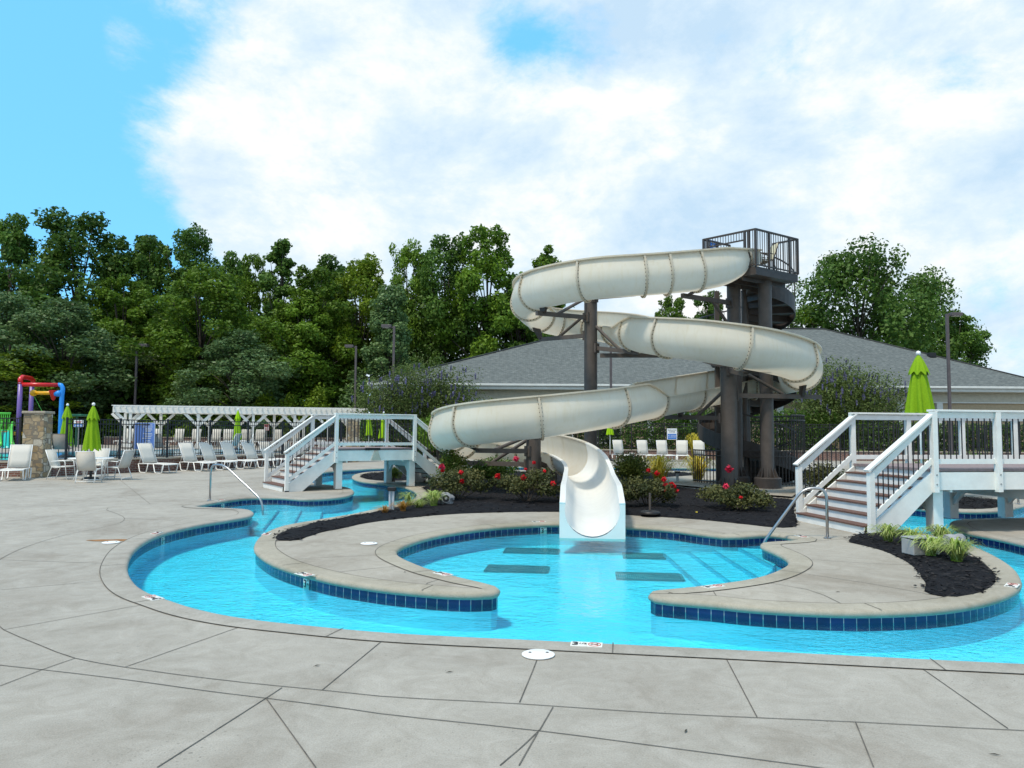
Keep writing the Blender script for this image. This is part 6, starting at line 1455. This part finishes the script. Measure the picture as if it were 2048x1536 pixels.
# curved blades
def blades(name,parent,n,rad,h,lk,seed,wd=0.012,droop=0.9):
    rs=np.random.RandomState(seed); V=[];Fc=[];lf=[]
    for i in range(n):
        a=rs.rand()*6.283; r0=rad*0.22*math.sqrt(rs.rand()); ln=h*(0.65+0.6*rs.rand()); out=rad*(0.45+0.85*rs.rand()); w_=wd*(0.6+0.8*rs.rand()); bx,by=r0*math.cos(a*3.1),r0*math.sin(a*3.1)
        ux,uy=math.cos(a),math.sin(a); px_,py_=-uy*w_/2,ux*w_/2; b0=len(V); ns=5
        for k in range(ns+1):
            f=k/ns
            if droop>0.5: d=out*f; z=ln*math.sin(math.pi*0.80*f)**0.85
            else: d=out*f**1.5; z=ln*math.sin(math.pi*0.60*f)
            z=max(z,0.004); q=1-f*f*0.9
            V+=[(bx+ux*d+px_*q,by+uy*d+py_*q,z),(bx+ux*d-px_*q,by+uy*d-py_*q,z+0.001)]
        Fc+=[(b0+2*k,b0+2*k+1,b0+2*k+3,b0+2*k+2) for k in range(ns)]; lf+=[rs.rand()]*ns
    me=bpy.data.meshes.new(name); me.from_pydata(V,[],Fc); at=me.attributes.new('leaf','FLOAT','FACE'); at.data.foreach_set('value',lf); me.materials.append(LEAF[lk]); return obj(name,me,parent)
def clump(name,label,px,py,rad,h,lk,n,seed,group,wd=0.016,Y=None):
    g=G(px,py) if Y is None else Vector((X_at(px,Y),Y,0)); t=thing(name,label,'ornamental grass',(g.x,g.y,0.045),0,group); blades('blades',t,n,rad,h*(0.82 if Y is None else 1),lk,seed,wd,0.9)
    mb=MB(); mb.lathe([(rad*0.25,-0.02),(rad*0.2,0.03),(0.0,0.05)],n=10); mb.build('root_tuft',LEAF[lk],t); return t
GR='striped lilyturf in the mulch'
clump('lilyturf','striped grass clump closest to the right footbridge stair',1777,1090,0.27,0.27,'grass',150,1,GR)
clump('lilyturf','striped grass clump behind the grey box',1826,1096,0.26,0.25,'grass',130,2,GR)
clump('lilyturf','striped grass clump behind the dark rock',1884,1098,0.33,0.30,'grass',190,3,GR)
clump('lilyturf','striped grass clump right of the grey box',1862,1118,0.28,0.27,'grass',160,4,GR)
clump('lilyturf','striped grass clump in front of the dark rock, lowest of all',1913,1128,0.30,0.29,'grass',180,5,GR)
clump('lilyturf','striped grass clump nearest the round rock speaker',868,1014,0.33,0.32,'grass',150,6,GR)
clump('lilyturf','striped grass clump second from the rock speaker',838,1021,0.30,0.20,'grass',130,7,GR)
clump('lilyturf','striped grass clump behind the dry orange tuft',818,1013,0.28,0.28,'grass',110,8,GR)
clump('dry_grass','dry orange tuft right of the path light',806,1025,0.27,0.20,'dry',150,9,'dry orange tufts',0.008)
clump('dry_grass','dry orange tuft left of the path light',770,1030,0.24,0.15,'dry',110,10,'dry orange tufts',0.008)
clump('yellow_grass','tall yellow striped clump left of the spiral stair fence',1318,0,0.80,0.72,'yellowg',230,11,'yellow striped clumps',0.032,Y=24.8)
clump('yellow_grass','yellow striped clump touching the spiral stair fence',1394,0,0.66,0.70,'yellowg',190,12,'yellow striped clumps',0.032,Y=25.6)
clump('yellow_grass','yellow striped clump behind the last white lounger',1388,0,0.6,1.3,'yellowg',140,13,'yellow striped clumps',0.04,Y=46.0)
# rose bushes
def rose(label,px,py,wd,h,seed,nfl,flw,pink=0,n=3600,Y=None):
    g=G(px,py) if Y is None else Vector((X_at(px,Y),Y,0)); t=thing('rose_bush',label,'rose bush',(g.x,g.y,0.03),0,'rose bushes around the slide'); rs=np.random.RandomState(seed); bl=[]
    for i in range(16):
        a=i*2.4+rs.rand(); f=math.sqrt((i+0.5)/16); bl.append((wd*0.46*f*math.cos(a),wd*0.40*f*math.sin(a),h*(0.28+0.5*rs.rand()*(1.05-0.5*f)),wd*0.17,wd*0.17,h*0.19))
    obj('foliage',leaves_mesh('foliage',bl,n,0.062,LEAF['rose'],seed,shell=0.15,up=0.6),t)
    mb=MB()
    for b in bl: mb.tube([(b[0]*0.12,b[1]*0.12,0),(b[0]*0.6,b[1]*0.6,b[2]*0.5),(b[0],b[1],b[2])],[0.011,0.008,0.004],5)
    mb.build('stems',MAT['trunk'],t)
    for k,(fx,fz,fr) in enumerate(flw):
        bb=[(fx*wd/2,-wd*0.36*math.sqrt(max(0.05,1-fx*fx)),fz*h,fr*0.72,fr*0.72,fr*0.66)]
        obj('bloom',leaves_mesh('bloom',bb,60,fr*0.75,LEAF['pink' if k<pink else 'red'],seed+k,shell=0.3,up=0.2),t)
    return t
rose('rose bush with three red blooms beside the left footbridge stair end',915,1001,1.55,0.95,71,0,[(-0.45,0.86,0.095),(0.15,0.72,0.07),(0.18,0.5,0.075),(-0.42,0.76,0.06)],1)
rose('rose bush in front of the left slide column with a pink bloom on top',1053,1006,1.60,1.0,72,0,[(-0.32,1.03,0.085),(-0.85,0.62,0.085),(-0.1,0.60,0.08),(0.75,0.45,0.085),(-0.05,0.8,0.05),(0.2,0.95,0.06),(0.5,0.75,0.05)],1)
rose('rose bush with many red blooms right of the slide mouth',1293,1016,1.25,0.85,73,0,[(-0.05,0.98,0.06),(0.25,0.9,0.07),(0.5,0.74,0.075),(0.56,0.6,0.085),(0.52,0.46,0.075),(0.9,0.55,0.08),(1.05,0.43,0.065),(0.82,0.62,0.06)],0)
rose('low sparse rose bush in front of the tower columns',1477,1023,1.65,0.72,74,0,[(-0.42,1.25,0.10),(-0.5,0.75,0.08),(-0.15,0.45,0.05)],2)
shrub('round_shrub','rounded olive green shrub behind the roses right of the slide mouth','shrub',1262,0,23.4,1.15,1.05,'olive',7000,0.055,81,nb=12)
shrub('yellow_shrub','yellow green flowering shrub at the foot of the left footbridge stair','shrub',905,0,21.5,0.95,1.2,'bush',3400,0.06,82,nb=9)
shrub('dark_shrub','dark green shrub in shade under the lower slide bend','shrub',985,0,23.0,1.6,0.95,'dark',5200,0.06,83,nb=10)
shrub('dark_shrub','dark shrub on the far bank under the right footbridge','shrub',1905,0,20.3,1.9,1.25,'dark',6000,0.07,84,nb=10)
shrub('dark_shrub','bush with orange tips left of the right footbridge railing','shrub',1645,0,20.5,1.25,0.95,'rose',4200,0.06,85,nb=9)
shrub('small_shrub','small green plant beside the inner post of the left footbridge','shrub',788,0,25.0,0.6,0.5,'bush',1200,0.05,86,nb=6)
# rocks, box, speaker, light, umbrella stand
def rock(label,px,py,r,seed,name='landscape_rock'):
    g=G(px,py); t=thing(name,label,'rock',(g.x,g.y,0.03)); bm=bmesh.new(); bmesh.ops.create_icosphere(bm,subdivisions=3,radius=1); rs=random.Random(seed); ph=[rs.uniform(0,6) for _ in range(6)]
    for v in bm.verts:
        c=v.co; k=1+0.16*math.sin(3*c.x+ph[0])*math.cos(4*c.y+ph[1])+0.10*math.sin(7*c.z+ph[2]+3*c.x)+0.05*math.sin(13*c.y+ph[3]); v.co=Vector((c.x*r[0],c.y*r[1],c.z*r[2]))*k; v.co.z=max(-0.02,v.co.z+r[2]*0.75)
    me=bpy.data.meshes.new('stone'); bm.to_mesh(me); bm.free(); me.materials.append(MAT['greyrock']); obj('stone',me,t); return t
rock('dark pointed rock among the striped grass clumps on the right',1912,1109,(0.17,0.14,0.15),5)
rock('grey stone on the mulch under the left footbridge',789,951,(0.22,0.2,0.2),6)
sp_=rock('round grey rock shaped speaker in the mulch left of the slide',893,1013,(0.17,0.13,0.165),7,'rock_speaker'); sp_['category']='speaker'
mb=MB(); mb.cyl((0,-0.125,0.16),(0,-0.155,0.16),0.085,0.075,n=20); sg_=mb.build('grille',MAT['black'],sp_); mb=MB(); mb.tube([(0.085*math.cos(a*.314),-0.14,0.16+0.085*math.sin(a*.314)) for a in range(20)],0.012,6,closed=True); mb.build('grille_ring',MAT['greybox'],sp_); mb=MB(); mb.cyl((0,-0.15,0.16),(0,-0.168,0.16),0.034,0.02,n=14); mb.build('cone',MAT['greybox'],sg_)
g=G(1832,1114); t=thing('utility_box','low grey box with a sloped lid between the striped grass clumps','utility box',(g.x,g.y,0.04),R(12)); mb=MB(); mb.add([(-0.13,-0.12,0),(0.28,-0.12,0),(0.28,0.12,0),(-0.13,0.12,0),(-0.13,-0.12,0.20),(0.28,-0.10,0.22),(0.28,0.12,0.22),(-0.13,0.12,0.22)],[(3,2,1,0),(4,5,6,7),(0,1,5,4),(1,2,6,5),(2,3,7,6),(3,0,4,7)]); mb.build('body',MAT['greybox'],t,bevel=0.01); mb=MB(); mb.box((0.075,0,0.228),(0.42,0.25,0.015)); mb.build('lid',MAT['greybox'],t,bevel=0.005)
g=G(783,1025); t=thing('path_light','clear three tube path light with a black cap beside the dry tufts','path light',(g.x,g.y,0.03))
for k in range(3):
    a=R(90+120*k); mb=MB(); mb.cyl((0.042*math.cos(a),0.042*math.sin(a),0),(0.042*math.cos(a),0.042*math.sin(a),0.42),0.022,n=10); mb.build('tube',MAT['glass_tube'],t,smooth='auto')
mb=MB(); mb.box((0,0,0.455),(0.16,0.16,0.075)); mb.build('cap',MAT['black'],t,bevel=0.008)
g=G(1352,945); t=thing('path_light','small black capped path light near the yellow clump','path light',(X_at(1354,25.2),25.2,0.03)); mb=MB(); mb.cyl((0,0,0),(0,0,0.3),0.045,n=10); mb.build('tube',MAT['glass_tube'],t,smooth='auto'); mb=MB(); mb.box((0,0,0.33),(0.16,0.16,0.06)); mb.build('cap',MAT['black'],t,bevel=0.006)
g=G(1300,1033); t=thing('umbrella_stand','empty dark round umbrella stand in front of the roses right of the slide','umbrella stand',(g.x,g.y,0.05))
mb=MB(); mb.lathe([(0.20,0),(0.205,0.03),(0.19,0.055),(0.12,0.07),(0.0,0.075)],n=28); mb.build('base',MAT['black'],t,smooth='auto'); mb=MB(); mb.cyl((0,0,0.07),(0,0,0.42),0.024,n=10); mb.build('tube',MAT['bronze'],t,smooth='auto')
g=G(1393,1031.5); t=thing('small_flower','tiny yellow flower on the mulch edge right of the umbrella stand','flower',(g.x,g.y,0.05)); obj('petals',leaves_mesh('petals',[(0,0,0.02,0.022,0.022,0.015)],30,0.02,LEAF['yellowg'],3,shell=0.3),t)
# under-bridge lamp plate on the left bridge
q=WL(1.48+1.28,-0.03,1.17-0.06)
